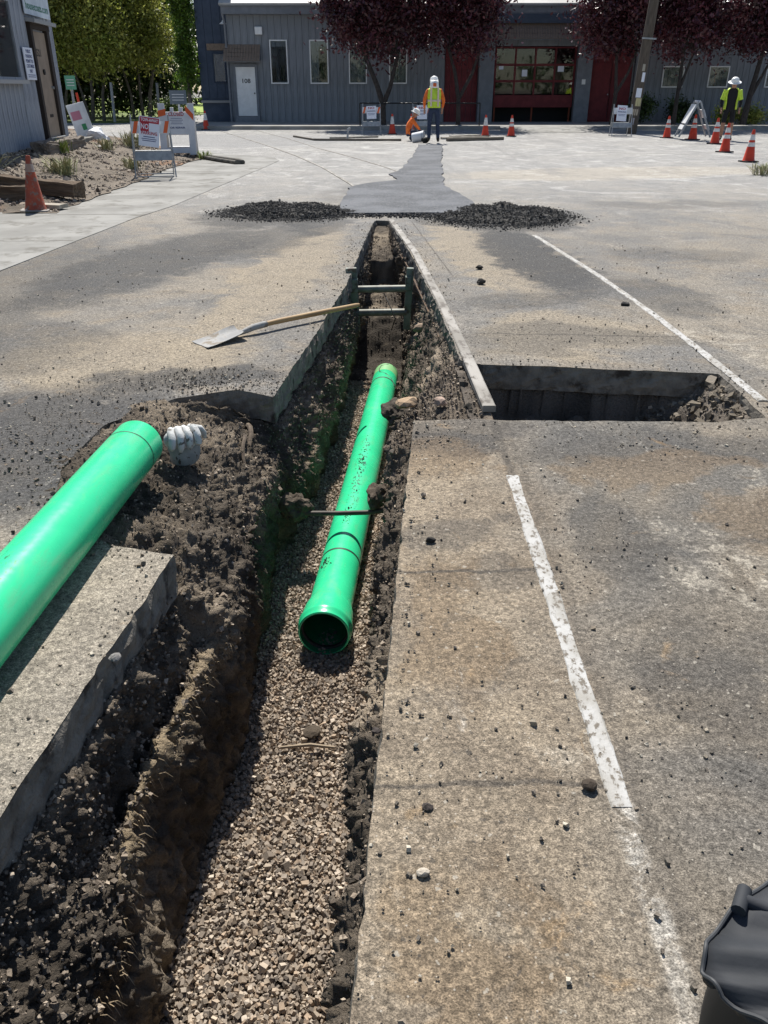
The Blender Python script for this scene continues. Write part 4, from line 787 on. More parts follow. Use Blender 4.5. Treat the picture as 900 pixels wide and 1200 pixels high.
# ---- people
M_SKIN = mat('skin', (.38, .2, .13), .55); M_JEANS = mat('dark_jeans', (.024, .036, .075), .85, (.036, .05, .09), 20); M_HIVIS_O = mat('orange_shirt', (.85, .2, .03), .7, (.7, .13, .02), 8); M_LIME = mat('lime_vest', (.55, .75, .06), .6, (.48, .66, .05), 9)
M_BOOT = mat('boot_leather', (.02, .017, .014), .7); M_HAT = mat('hard_hat', (.8, .8, .78), .35); M_TAPE = mat('reflective_tape', (.7, .55, .48), .4); M_BLACKCLOTH = mat('black_cloth', (.012, .012, .014), .85); M_ORDARK = mat('orange_sunshade', (.7, .14, .04), .7)
def person(label, loc, rz, J, E, mats, fn, sub=2):
    t_ = thing('person', label, 'person', loc, rz)
    me = bpy.data.meshes.new('body'); names = list(J); me.from_pydata([J[n][0] for n in names], [], []); me.edges.add(len(E))
    for i, (a, b) in enumerate(E): me.edges[i].vertices = (names.index(a), names.index(b))
    me.update(); o = bpy.data.objects.new('tmp', me); COL.objects.link(o)
    sk = o.modifiers.new('k', 'SKIN'); sk.branch_smoothing = .4
    for i, n in enumerate(names):
        r = J[n][1]; me.skin_vertices[0].data[i].radius = r if isinstance(r, tuple) else (r, r); me.skin_vertices[0].data[i].use_root = (i == 0)
    s2 = o.modifiers.new('s', 'SUBSURF'); s2.levels = sub; s2.render_levels = sub
    bpy.context.view_layer.update(); bm_ = bpy.data.meshes.new_from_object(o.evaluated_get(bpy.context.evaluated_depsgraph_get())); bpy.data.objects.remove(o)
    bm_.materials.clear(); [bm_.materials.append(m) for m in mats]
    for p in bm_.polygons: p.use_smooth = True; p.material_index = fn(p.center)
    link('body', bm_, t_); return t_
def limbs(J, E):
    """hands with five fingers added to every wrist named wl / wr"""
    for w_ in ('wl', 'wr'):
        if w_ not in J: continue
        p = Vector(J[w_][0]); e = Vector(J['e' + w_[1]][0]); d_ = (p - e).normalized(); sx = -1 if w_ == 'wl' else 1
        h = p + d_ * .09; J['h' + w_] = (h, (.036, .022)); E.append((w_, 'h' + w_)); side = d_.cross(Vector((0, 1, .2))).normalized()
        for k in range(4):
            a = h + d_ * (.045 + .006 * (k in (1, 2))) + side * (.027 - .018 * k); b = a + d_ * .035 + Vector((0, .015, 0)); na, nb_ = f'f{w_}{k}a', f'f{w_}{k}b'
            J[na] = (a, .009); J[nb_] = (b, .008); E += [('h' + w_, na), (na, nb_)]
        a = p + d_ * .06 + Vector((0, .035, 0)); b = a + d_ * .04 + Vector((0, .02, 0)); J[f't{w_}a'] = (a, .011); J[f't{w_}b'] = (b, .009); E += [(w_, f't{w_}a'), (f't{w_}a', f't{w_}b')]
    return J, E
def stand(lean=0.0, head=.1):
    J = {'pel': ((0, 0, .96), (.155, .115)), 'sp': ((0, .02 + lean * .3, 1.13), (.15, .105)), 'ch': ((0, .02 + lean * .7, 1.33), (.175, .115)), 'nk': ((0, .03 + lean, 1.49), .062), 'hd': ((0, .05 + lean + head * .6, 1.60), (.082, .095)), 'tp': ((0, .06 + lean + head, 1.69), (.07, .08))}
    for s_, n in ((-1, 'l'), (1, 'r')):
        J['hp' + n] = ((s_ * .10, 0, .88), (.098, .1)); J['kn' + n] = ((s_ * .125, .02, .49), (.068, .07)); J['an' + n] = ((s_ * .14, -.02, .10), (.05, .055)); J['to' + n] = ((s_ * .165, .17, .04), (.048, .035))
        J['s' + n] = ((s_ * .19, .02 + lean * .8, 1.42), (.075, .075)); J['e' + n] = ((s_ * .29, .0 + lean, 1.14), (.052, .055)); J['w' + n] = ((s_ * .27, .12 + lean, .93), .034)
    E = [('pel', 'sp'), ('sp', 'ch'), ('ch', 'nk'), ('nk', 'hd'), ('hd', 'tp')]
    for n in 'lr': E += [('pel', 'hp' + n), ('hp' + n, 'kn' + n), ('kn' + n, 'an' + n), ('an' + n, 'to' + n), ('ch', 's' + n), ('s' + n, 'e' + n), ('e' + n, 'w' + n)]
    return limbs(J, E)
def ell_shell(name, rings, m, parent, n=24, gap=None, th=.006):
    """garment shell from (z, cx, cy, rx, ry) rings; gap = half angle left open at the front"""
    V = []; a0 = gap or 0
    for z, cx, cy, rx, ry in rings:
        for k in range(n + 1):
            q = math.pi / 2 + a0 + (2 * math.pi - 2 * a0) * k / n; V.append((cx + rx * math.cos(q), cy + ry * math.sin(q), z))
    F = [(i * (n + 1) + k, i * (n + 1) + k + 1, (i + 1) * (n + 1) + k + 1, (i + 1) * (n + 1) + k) for i in range(len(rings) - 1) for k in range(n)]
    o = MB().add(V, F).build(name, m, parent, True); md = o.modifiers.new('s', 'SOLIDIFY'); md.thickness = th; md.offset = 1; return o
def face(t_, c, s=1.0, fy=1):
    x, y, z = c; f = MB()
    MB().tube([(x, y + fy * .085, z + .01), (x, y + fy * .11, z - .015)], [.010, .016], 8).build('nose', M_SKIN, t_, True)
    for s_ in (-1, 1):
        MB().tube([(x + s_ * .03, y + fy * .083, z + .015), (x + s_ * .03, y + fy * .092, z + .015)], .009, 8).build('eye', M_BLK, t_, True); MB().tube([(x + s_ * .085, y, z + .025), (x + s_ * .092, y - .005, z - .025)], [.014, .01], 8).build('ear', M_SKIN, t_, True)
    MB().tube([(x - .022, y + fy * .088, z - .045), (x + .022, y + fy * .088, z - .045)], .006, 6).build('mouth', mat('lips', (.3, .1, .08), .6), t_, True)
def hat(t_, c, m=M_HAT, brim=.16, tilt=0.0):
    h = MB(); Mx = Matrix.Translation(c) @ Matrix.Rotation(tilt, 4, 'X'); h.lathe([(brim, -.01), (brim * .98, .0), (.125, .012), (.122, .05), (.105, .1), (.06, .135), (.0, .143)], 24, Mx); h.build('hard_hat', m, t_, True)
# standing worker, back to the camera
J, E = stand(.03, .08)
def fn1(c): return 2 if c.z < .13 else 0 if c.z < .99 and abs(c.x) < .235 else (3 if (c.z < .945 or (c.z > 1.5)) else 1)
w1 = person('worker in lime vest and orange sleeves standing with back turned beside a white bucket', (1.50, 27.4, .02), .05, J, E, [M_JEANS, M_HIVIS_O, M_BOOT, M_SKIN], fn1)
ell_shell('vest', [(.95, 0, .01, .19, .14), (1.1, 0, .02, .185, .135), (1.3, 0, .035, .212, .145), (1.43, 0, .04, .20, .125), (1.5, 0, .045, .11, .09)], M_LIME, w1)
for x in (-.105, .105): MB().box((x, -.128, 1.24), (.05, .006, .50), Matrix.Rotation(.0, 3, 'X')).build('reflective_stripe', M_TAPE, w1)
ell_shell('waist_stripe', [(1.12, 0, .022, .194, .146), (1.17, 0, .024, .198, .149)], M_TAPE, w1)
hat(w1, (0, .13, 1.655), M_HAT, .135, -.45); ell_shell('sunshade', [(1.48, 0, .03, .135, .13), (1.6, 0, .07, .128, .13), (1.69, 0, .1, .115, .125)], M_HAT, w1); MB().box((0, -.075, 1.565), (.10, .02, .10), Matrix.Rotation(-.25, 3, 'X'), .008).build('neck_flap', M_ORDARK, w1); face(w1, (0, .115, 1.615))
ell_shell('hood_rim', [(1.50, 0, .05, .135, .135), (1.53, 0, .055, .14, .14)], M_HAT, w1)
# worker in white hat and open vest
J, E = stand(.05, .1)
def fn2(c): return 2 if c.z < .12 else (3 if c.z < .52 else 0 if c.z < 1.0 and abs(c.x) < .235 else 3 if c.z > 1.5 or c.z < .95 else 1)
w2 = person('worker in white brimmed hard hat, black clothes and yellow vest behind the cones', (10.95, 28.9, .0), R(165), J, E, [M_BLACKCLOTH, M_BLACKCLOTH, M_BOOT, M_SKIN], fn2)
ell_shell('vest', [(.9, 0, .01, .2, .15), (1.1, 0, .02, .195, .14), (1.3, 0, .035, .22, .15), (1.43, 0, .04, .205, .13), (1.5, 0, .05, .12, .1)], M_LIME, w2, 24, .75)
for s_ in (-1, 1): MB().tube([(s_ * .19, .056, 1.44), (s_ * .24, .05, 1.28), (s_ * .275, .05, 1.17)], [.085, .075, .07], 10).build('sleeve', M_LIME, w2, True)
hat(w2, (0, .13, 1.665), M_HAT, .2, -.3); face(w2, (0, .14, 1.615))
# crouching worker
J = {'pel': ((0, 0, .24), (.16, .14)), 'sp': ((.06, .0, .40), (.16, .13)), 'ch': ((.14, .02, .56), (.17, .13)), 'nk': ((.21, .02, .68), .06), 'hd': ((.27, .02, .75), (.08, .09)), 'tp': ((.31, .02, .82), .07)}
for s_, n in ((-1, 'l'), (1, 'r')):
    J['hp' + n] = ((.02, s_ * .1, .2), .1); J['kn' + n] = ((.3, s_ * .16, .28), .068); J['an' + n] = ((.1, s_ * .16, .06), .05); J['to' + n] = ((.26, s_ * .17, .035), (.045, .035))
    J['s' + n] = ((.16, s_ * .18, .62), .07); J['e' + n] = ((.33, s_ * .22, .42), .05); J['w' + n] = ((.46, s_ * .12, .26), .034)
E = [('pel', 'sp'), ('sp', 'ch'), ('ch', 'nk'), ('nk', 'hd'), ('hd', 'tp')]
for n in 'lr': E += [('pel', 'hp' + n), ('hp' + n, 'kn' + n), ('kn' + n, 'an' + n), ('an' + n, 'to' + n), ('ch', 's' + n), ('s' + n, 'e' + n), ('e' + n, 'w' + n)]
J, E = limbs(J, E)
w3 = person('worker crouching low in an orange shirt and white hard hat', (.72, 28.7, .0), 0, J, E, [M_HIVIS_O, M_JEANS, M_SKIN], lambda c: 1 if c.z < .2 or (c.z < .33 and c.x > .12) else 2 if c.z > .69 or c.x > .42 else 0)
MB().lathe([(.17, -.01), (.168, 0), (.125, .012), (.12, .06), (.1, .11), (.0, .143)], 20, Matrix.Translation((.29, .02, .80)) @ Matrix.Rotation(.45, 4, 'Y')).build('hard_hat', M_HAT, w3, True)
for s_ in (-1, 1): MB().tube([(.345, .02 + s_ * .03, .765), (.355, .02 + s_ * .03, .762)], .009, 8).build('eye', M_BLK, w3)
MB().tube([(.345, .02, .745), (.37, .02, .728)], [.01, .015], 8).build('nose', M_SKIN, w3, True)
# bucket on its side, black sack
bk = thing('bucket', 'white plastic bucket lying on its side by the workers', 'bucket', (1.05, 27.75, .155), -.25)
Mx = Matrix.Rotation(R(82), 4, 'Y')
MB().lathe([(0, -.18), (.13, -.18), (.135, -.17), (.152, .15), (.16, .15), (.16, .19), (.15, .19), (.148, .16), (.128, -.165), (0, -.165)], 28, Mx).build('shell', M_WPL, bk, True); MB().lathe([(.1605, .13), (.1605, .145)], 28, Mx).build('rim_band', M_GALV, bk)
MB().tube([(.14, -.16, 0), (.22, -.17, -.08), (.26, 0, -.13), (.22, .17, -.08), (.14, .16, 0)], .006, 6).build('handle', M_GALV, bk, True)
lump('sack', (1.27, 27.55, .09), .11, 'small black sack slumped beside the white bucket', 'sack', mat('sack', (.015, .015, .015), .8), (.02, .02, .02), 77, (1.2, 1, .8), 3, .2)
# boards and bars across the street
M_OLDWOOD = mat('old_plank', (.2, .17, .135), .9, (.11, .095, .08), 7, (.35, .65), (30, .5, .004), stretch=(.4, 5, 5)); M_PALEW = mat('pale_plank', (.42, .38, .32), .85, (.3, .27, .22), 7)
for a, b, w_, h_, m, lab in [((-3.1, 31.0), (-2.25, 28.9), .07, .05, M_OLDWOOD, 'dark bar angled across the street end of the long batten'), ((-2.25, 28.75), (.55, 28.6), .08, .06, M_OLDWOOD, 'long dark batten lying across the street left of the workers'), ((-1.8, 29.9), (-.2, 30.6), .06, .05, M_PALEW, 'thin weathered stick lying behind the long batten'),
                              ((2.0, 28.4), (3.85, 29.2), .18, .09, M_OLDWOOD, 'dark plank beside the standing worker'), ((1.9, 29.6), (3.5, 30.4), .15, .06, M_PALEW, 'pale plank stacked behind the dark plank'), ((2.3, 30.9), (3.3, 31.6), .2, .05, M_PALEW, 'pale plank end near the dull orange cone')]:
    a, b = Vector((*a, 0)), Vector((*b, 0)); L = (b - a).length; c = (a + b) / 2
    o = block('plank', (c.x, c.y, h_ / 2 + .004), (L, w_, h_), math.atan2(b.y - a.y, b.x - a.x), lab, 'plank', m, int(L * 100), .004)
tag(MB().tube([(-1.2, 29.6, .02), (-1.18, 29.6, .3), (-1.1, 29.6, .34)], .035, 8).build('standpipe', M_GALV, None, True), 'short grey standpipe poking up by the long batten', 'pipe')
# black drain hose at the verge corner
hs = [(-4.55, 21.6, .05), (-4.2, 20.9, .05), (-3.7, 20.1, .045), (-3.25, 19.5, .04), (-3.1, 19.55, .045), (-3.2, 19.85, .05), (-3.7, 20.5, .05), (-4.2, 21.2, .05)]
tag(MB().tube(hs, .045, 10).build('drain_hose', mat('dusty_hose', (.06, .06, .055), .8, (.13, .12, .1), 6), None, True), 'black drain hose folded back on itself at the verge corner', 'hose')
# old sleepers behind the faded cone, log by the wall
M_SLEEPER = mat('old_sleeper', (.085, .06, .042), .95, (.17, .125, .085), 6, (.35, .7), (22, .9, .012), stretch=(.5, 5, 5))
block('railway_sleeper', (-5.65, 13.35, .2), (2.6, .24, .2), -.42, 'dark split railway sleeper running behind the faded cone', 'sleeper', M_SLEEPER, 101, .02, 0, .03, 9)
block('railway_sleeper', (-5.85, 12.65, .14), (1.7, .22, .2), -.10, 'shorter railway sleeper lying in front of the longer one', 'sleeper', M_SLEEPER, 102, .02, 0, .0, 9)
block('board_scrap', (-4.62, 11.95, .05), (.5, .2, .05), -.3, 'pale board scrap under the faded cone', 'plank', M_PALEW, 103, .006)
block('timber_log', (-6.72, 18.6, .42), (2.4, .34, .26), R(92), 'heavy grey timber log lying along the weathered wall', 'log', mat('grey_log', (.2, .17, .14), .95, (.12, .1, .085), 6, (.35, .7), (20, .9, .012), stretch=(.5, 5, 5)), 104, .03, 0, 0, 9)
# weeds
M_WEED = mat('weed_green', (.16, .24, .04), .8, (.3, .32, .12), 3); M_DRY = mat('dry_weed', (.34, .31, .19), .85, (.24, .26, .13), 4)
def weed(c, r, h, n, m, label, seed):
    rg = random.Random(seed); mb = MB()
    for k in range(n):
        q = rg.uniform(0, 6.283); d_ = rg.uniform(.1, 1) * r; b = Vector((rg.gauss(0, r * .25), rg.gauss(0, r * .25), 0)); e = b + Vector((math.cos(q) * d_, math.sin(q) * d_, h * rg.uniform(.5, 1))); s_ = Vector((-math.sin(q), math.cos(q), 0)) * rg.uniform(.006, .014)
        mdl = b.lerp(e, .55) + Vector((0, 0, h * .12)); mb.add([b - s_ * .6, b + s_ * .6, mdl + s_, mdl - s_, e], [(0, 1, 2, 3), (3, 2, 4)])
    o = mb.build('weed', m); o.location = (c[0], c[1], float(vz(c[0], c[1])) if c[0] < -4 else 0); return tag(o, label, 'weed', 'weeds on the verge')
for k, (c, r, h, n, m, lab) in enumerate([((-6.5, 18.1), .25, .3, 70, M_WEED, 'bright green weed tuft by the timber log'), ((-5.6, 15.3), .4, .35, 120, M_DRY, 'dry grey green weed bush behind the faded cone'), ((-6.6, 14.6), .5, .3, 120, M_DRY, 'spreading dry weeds above the railway sleepers'), ((-5.0, 17.6), .3, .28, 70, M_DRY, 'small dry weed left of the no parking barricade'),
                                           ((-6.0, 21.3), .45, .4, 120, M_DRY, 'dry weeds between the steps and the white plastic board'), ((-4.2, 20.9), .25, .2, 50, M_WEED, 'green weed beside the black drain hose'), ((7.3, 17.0), .35, .25, 80, M_DRY, 'dry grass tuft on the open street'), ((-6.2, 20.0), .3, .3, 70, M_DRY, 'dry weed in front of the doorstep')]): weed(c, r, h, n, m, lab, 300 + k)
# ============================================================ BUILDINGS
M_GREYW = mat('grey_siding', (.235, .252, .275), .8, (.195, .21, .23), 2, (.35, .65), (30, .25, .004), stretch=(4, 4, .6), dirt=((.13, .138, .148), 1.2, .52, .75)); M_TRIMG = mat('grey_trim', (.19, .205, .23), .7, (.16, .175, .2), 4); M_GARNET = mat('dark_red_paint', (.16, .022, .026), .7, (.12, .016, .02), 3)
M_GLASS = bpy.data.materials.new('window_glass'); M_GLASS.use_nodes = True; _t = NT(M_GLASS); _t.b.inputs['Base Color'].default_value = (.9, .95, .95, 1); _t.b.inputs['Roughness'].default_value = .02; _t.b.inputs['Transmission Weight'].default_value = 1; _t.b.inputs['IOR'].default_value = 1.45
M_DARKIN = mat('dark_interior', (.015, .016, .018), .9); M_CURT = mat('curtain', (.13, .15, .14), .9, (.09, .1, .1), 6, stretch=(6, 1, .3)); M_WHITE = mat('white_paint', (.82, .82, .81), .5, (.76, .76, .75), 4); M_SHING = mat('wood_shingle', (.27, .2, .15), .9, (.17, .13, .1), 9, (.3, .7), (30, .5, .006), stretch=(6, 6, 1))
M_ROOF = mat('pale_metal_roof', (.45, .44, .42), .6, (.38, .37, .35), 2); M_NAVY = mat('navy_siding', (.065, .085, .125), .8, (.052, .07, .105), 3)
FY = 41.3
def boards(parent, x0, x1, z0, z1, y, m, w=.30, skip=()):
    proto = None; n = max(1, int(round((x1 - x0) / w))); ww = (x1 - x0) / n
    me = None
    for k in range(n):
        cx = x0 + ww * (k + .5)
        if me is None: o = MB().box((0, 0, 0), (ww - .014, .03, z1 - z0), None, .003).build('board', m, parent); me = o.data
        else: o = link('board', me, parent)
        o.location = (cx, y, (z0 + z1) / 2 + random.uniform(-.004, .004))
def window(parent, x0, x1, z0, z1, y, fm=M_WHITE, curtain=True, fw=.045):
    w_ = thing('window', None, None); w_.parent = parent; w_.location = ((x0 + x1) / 2, y, (z0 + z1) / 2); a, b = (x1 - x0) / 2, (z1 - z0) / 2
    f = MB(); f.box((-a, 0, 0), (fw, .07, 2 * b + fw)).box((a, 0, 0), (fw, .07, 2 * b + fw)).box((0, 0, b), (2 * a - fw, .068, fw)).box((0, -.01, -b), (2 * a - fw, .09, fw)); f.build('frame', fm, w_)
    MB().box((0, .0, 0), (2 * a - fw, .008, 2 * b - fw)).build('pane', M_GLASS, w_); MB().box((0, .028, 0), (2 * a - fw, .006, 2 * b - fw)).build('backing', M_DARKIN, w_)
    if curtain: MB().box((0 if curtain is True else curtain * a, .018, -.12 * b), ((2 * a - fw) * (.98 if curtain is True else .5), .006, (2 * b - fw) * .85)).build('curtain', M_CURT, w_)
    return w_
def awning(parent, x0, x1, z0, z1, y, dep, rows=3, cw=.12):
    aw = thing('awning', None, None); aw.parent = parent; mb = MB(); L = math.hypot(dep, z1 - z0); ang = math.atan2(dep, z1 - z0)
    for r_ in range(rows):
        n = int((x1 - x0) / cw)
        for k in range(n):
            f0 = r_ / rows; f1 = (r_ + 1.12) / rows + random.uniform(0, .03); fm_ = (f0 + f1) / 2; cx = x0 + (k + .5) * (x1 - x0) / n
            mb.box((cx, y - dep * fm_ - .012 * (1 if k % 2 else .6), z1 + (z0 - z1) * fm_), ((x1 - x0) / n - .012, .016, L * (f1 - f0)), Matrix.Rotation(-ang, 3, 'X'))
    mb.build('shingles', M_SHING, aw); m2 = MB()
    for x in (x0 + .01, x1 - .01): m2.add([(x, y, z0), (x, y, z1 - .02), (x, y - dep + .02, z0)], [(0, 1, 2)])
    m2.box(((x0 + x1) / 2, y - dep + .03, z0 - .03), (x1 - x0, .04, .07)); m2.build('soffit', M_TRIMG, aw); return aw
hall = thing('grey_hall', 'long grey board clad workshop with a red garage door and white door', 'building')
wall_ = MB(); y0, y1 = FY + .02, FY + 9
wall_.box((-2.08, (y0 + y1) / 2, 2.3), (9.54, y1 - y0, 4.4)); wall_.box((3.45, (y0 + y1) / 2 + .1, 2.3), (1.5, y1 - y0, 4.4)); wall_.box((10.15, (y0 + y1) / 2 + .1, 2.3), (1.94, y1 - y0, 4.4)); wall_.box((17.6, (y0 + y1) / 2, 2.3), (12.9, y1 - y0, 4.4)); wall_.box((6.7, (y0 + y1) / 2 + 1.5, 2.3), (5.0, y1 - y0 - 3, 4.4)); wall_.box((6.7, y0 + .2, 3.85), (3.6, .4, 1.4))
wall_.build('wall', M_GREYW, hall)
boards(hall, -6.85, 2.69, .14, 4.38, FY, M_GREYW); boards(hall, 2.71, 4.18, .14, 4.38, FY + .1, M_GARNET, .25); boards(hall, 9.2, 11.05, .14, 4.38, FY + .1, M_GARNET, .31); boards(hall, 11.15, 24, .14, 4.38, FY, M_GREYW)
for x in (4.53, 8.85): MB().box((x, FY - .08, 2.25), (.66, .36, 4.25), None, .01).build('column', M_TRIMG, hall)
for x0, x1 in [(-5.0, -4.27), (-3.25, -2.48), (-1.53, -.78), (.25, 1.0)]: window(hall, x0, x1, 1.70, 3.36, FY - .03, M_WHITE, True if x0 < -4 else (.45 if x0 < -2 else False), .05)
for x0, x1 in [(12.4, 13.3), (14.45, 15.3), (17.0, 17.8)]: window(hall, x0, x1, 1.55, 2.35, FY - .03, M_WHITE, False, .05)
MB().box((14.75, FY - .012, 1.9), (.5, .004, .6)).build('amber_reflection', mat('amber_reflection', (.4, .12, .04), .8), hall)  # orange reflection in the window, put in as a coloured panel
# eaves, fascia, roof
fa = MB(); fa.box((8.57, FY - .32, 4.52), (31.1, .10, .30)).box((8.57, FY - .18, 4.35), (31.0, .36, .05)); fa.build('fascia', M_TRIMG, hall)
MB().box((8.57, FY - .40, 4.66), (31.2, .09, .09)).build('gutter', mat('gutter_paint', (.2, .21, .22), .5), hall)
MB().box((6.7, FY - .36, 4.16), (4.9, .14, .34)).build('lintel_band', mat('blue_band', (.06, .08, .115), .7, (.05, .068, .1), 3), hall)
MB().add([(-7.05, FY - .46, 4.72), (24.2, FY - .46, 4.72), (24.2, FY + 4.6, 7.4), (-7.05, FY + 4.6, 7.4), (-7.05, FY + 9.2, 4.7), (24.2, FY + 9.2, 4.7), (-7.05, FY - .46, 4.66), (24.2, FY - .46, 4.66), (24.2, FY + 4.6, 7.3), (-7.05, FY + 4.6, 7.3)], [(0, 1, 2, 3), (3, 2, 5, 4), (6, 7, 1, 0), (6, 9, 8, 7), (0, 3, 9, 6), (1, 7, 8, 2)]).build('roof', M_ROOF, hall)
MB().tube([(-6.9, FY - .1, .14), (-6.9, FY - .1, 4.0), (-6.95, FY - .3, 4.4)], .05, 10).build('downpipe', M_TRIMG, hall, True)
# white door 108 with shingled hood
dr = thing('door', None, None); dr.parent = hall; dr.location = (-6.15, FY - .05, 0)
MB().box((0, 0, 1.36), (.86, .05, 1.95), None, .006).build('leaf', M_WHITE, dr); text_mesh('lettering', '108', .24, M_BLK, dr, (0, -.027, 1.78), width=.36)
MB().tube([(.36, -.02, 1.3), (.36, -.07, 1.3)], .03, 10).build('handle', M_BLK, dr, True)
f = MB(); f.box((-.48, .0, 1.3), (.1, .08, 2.3)).box((.48, .0, 1.3), (.1, .08, 2.3)).box((0, .0, 2.4), (.86, .08, .12)).box((0, -.06, .25), (1.1, .3, .24)); f.build('door_frame', M_TRIMG, dr)
awning(hall, -7.02, -5.42, 2.58, 3.2, FY - .02, .5, 4)
MB().box((-5.45, FY - .1, 3.72), (.32, .14, .3), None, .02).build('alarm_box', M_WHITE, hall)
# red sectional garage door standing part open
gd = thing('garage_door', None, None); gd.parent = hall; gd.location = (6.7, FY + .05, 0)
MB().box((0, 0, .98), (3.56, .05, .50), None, .005).build('bottom_panel', M_GARNET, gd)
zr = [1.24, 1.78, 2.42, 3.08]; fr = MB()
for z in zr[1:3]: fr.box((0, 0, z), (3.56, .06, .09))
for k in range(5): fr.box((-1.76 + k * .88, .002, 2.16), (.08, .05, 1.86))
fr.box((0, .0, 3.09), (3.56, .06, .06)); fr.build('sash', M_GARNET, gd)
for r_ in range(3):
    for k in range(4): MB().box((-1.32 + k * .88, .005, (zr[r_] + zr[r_ + 1]) / 2), (.80, .008, zr[r_ + 1] - zr[r_] - .08)).build('pane', M_GLASS, gd)
MB().box((0, .9, 1.7), (3.7, .02, 3.3)).build('dark_interior', M_DARKIN, gd)
for x in (-1.7, 0, 1.7): MB().box((x, .1, .43), (.07, .05, .6)).build('prop', mat('rust_prop', (.2, .05, .025), .8), gd)
for x, z, s_ in [(-.45, 2.1, .24), (1.15, 2.3, .27), (-1.5, 2.35, .2)]: MB().box((x, -.012, z), (s_, .003, s_ * 1.1)).build('notice', M_PAPER, gd)
MB().box((8.85, FY - .27, 1.75), (.16, .02, .2)).build('call_box', M_WHITE, hall)
awning(hall, 4.25, 9.05, 3.42, 4.0, FY - .26, .45, 3, .11)
# red double doors
for x in (9.66, 10.58): MB().box((x, FY + .06, 1.35), (.86, .03, 2.3), None, .006).build('red_door', M_GARNET, hall)
MB().tube([(10.05, FY + .04, 1.25), (10.05, FY - .01, 1.25)], .03, 8).build('door_knob', M_GALV, hall, True)
# navy tower at the corner
tw = thing('navy_tower', 'tall dark navy clad building at the corner beside the grey hall', 'building')
MB().box((-7.65, 46.4, 5.0), (1.5, 8.0, 10.0)).build('wall', M_NAVY, tw); boards(tw, -8.4, -6.92, 1.1, 10, 42.385, M_NAVY, .37)
MB().box((-7.66, 42.34, .95), (1.54, .1, .10)).build('ledge', mat('pale_ledge', (.3, .3, .3), .7), tw); window(tw, -7.75, -7.2, 1.75, 2.9, 42.36, mat('navy_trim', (.03, .045, .075), .7), True, .06); MB().box((-7.5, 42.33, 3.15), (.95, .08, .26)).build('brown_header', M_SHING, tw)
lw = thing('wall_lamp', 'white enamel barn lamp on the navy building', 'lamp', (-7.12, 42.37, 4.05)); MB().lathe([(.03, .12), (.05, .06), (.16, -.02), (.165, -.03), (.15, -.025), (.04, .05)], 20, Matrix.Translation((0, -.3, 0))).build('shade', M_WHITE, lw, True); MB().tube([(0, 0, .1), (0, -.2, .22), (0, -.3, .12)], .015, 8).build('arm', M_WHITE, lw, True)
# weathered shed on the left
RZ = math.atan2(1, -.083); ORG = (-7.438, 21.3, 0)
shd = thing('weathered_shed', 'weathered grey plank building with a tan door and steps', 'building', ORG, RZ)
M_WOODG = mat('weathered_grey_wood', (.26, .285, .33), .9, (.36, .38, .42), 5, (.35, .65), (25, .7, .008), stretch=(5, 5, .5), dirt=((.10, .11, .13), 3.0, .5, .72))
M_TAND = mat('tan_door', (.32, .25, .19), .7, (.27, .21, .16), 3); M_DKTRIM = mat('dark_brown_trim', (.035, .026, .022), .8)
MB().box((-5, 2.5, 2.4), (9.9, 4.9, 4.3)).build('wall', M_WOODG, shd)
for x0, x1, z0, z1 in [(-10, -4.9, .3, 4.5), (-2.9, -1.95, .3, 4.5), (-.36, 0.03, .3, 4.5), (-1.93, -.38, 2.78, 4.5), (-4.88, -2.92, .3, 1.6), (-4.88, -2.92, 3.05, 4.5)]: boards(shd, x0, x1, z0, z1, .03, M_WOODG, .28)
dr2 = thing('door', None, None); dr2.parent = shd; dr2.location = (-1.14, .035, 0)
MB().box((-.05, .0, 1.54), (1.0, .04, 2.02)).build('leaf', M_TAND, dr2); text_mesh('lettering', '521', .19, M_BLK, dr2, (-.2, -.023, 2.15), width=.3)
MB().tube([(-.08, -.02, 1.80), (-.08, -.05, 1.80)], .055, 12).build('knocker', M_BLK, dr2, True); MB().box((-.02, -.024, .95), (.26, .006, .06)).build('mail_slot', M_DKTRIM, dr2); MB().tube([(.36, -.02, 1.5), (.36, -.07, 1.5)], .03, 8).build('handle', M_GALV, dr2, True)
f = MB(); f.box((-.64, -.02, 1.6), (.14, .11, 2.2)).box((.56, -.02, 1.6), (.2, .11, 2.2)).box((0, -.02, 2.64), (1.4, .11, .1)); f.build('door_frame', M_DKTRIM, dr2); MB().box((0, -.1, 2.73), (1.62, .22, .07), Matrix.Rotation(.12, 3, 'X')).build('drip_hood', mat('grey_hood', (.32, .33, .34), .7), dr2); MB().box((-.02, -.05, .5), (1.2, .12, .06)).build('threshold', M_GALV, dr2)
wd = window(shd, -4.86, -2.96, 1.64, 3.0, .0, M_WOODG, False, .08); MB().box((-3.9, -.03, 1.60), (2.1, .2, .07)).build('sill', mat('pale_sill', (.38, .38, .38), .8), shd)
MB().add([(-10.2, -.5, 4.5), (.4, -.5, 4.5), (.4, 2.5, 6), (-10.2, 2.5, 6), (.4, 5.4, 4.5), (-10.2, 5.4, 4.5)], [(0, 1, 2, 3), (3, 2, 4, 5)]).build('roof', M_SHING, shd)
for k, (dx, w_, z, y_) in enumerate([(-.75, 1.5, .47, -.3), (-.55, 1.5, .33, -.72)]): block('doorstep', (0, 0, 0), (w_, .5, .16), 0, ['upper concrete doorstep below the tan door', 'lower concrete doorstep reaching onto the dirt verge'][k], 'step', M_CONC, 201 + k, .008).matrix_world = Matrix.Translation(ORG) @ Matrix.Rotation(RZ, 4, 'Z') @ Matrix.Translation((dx, y_, z - .08))
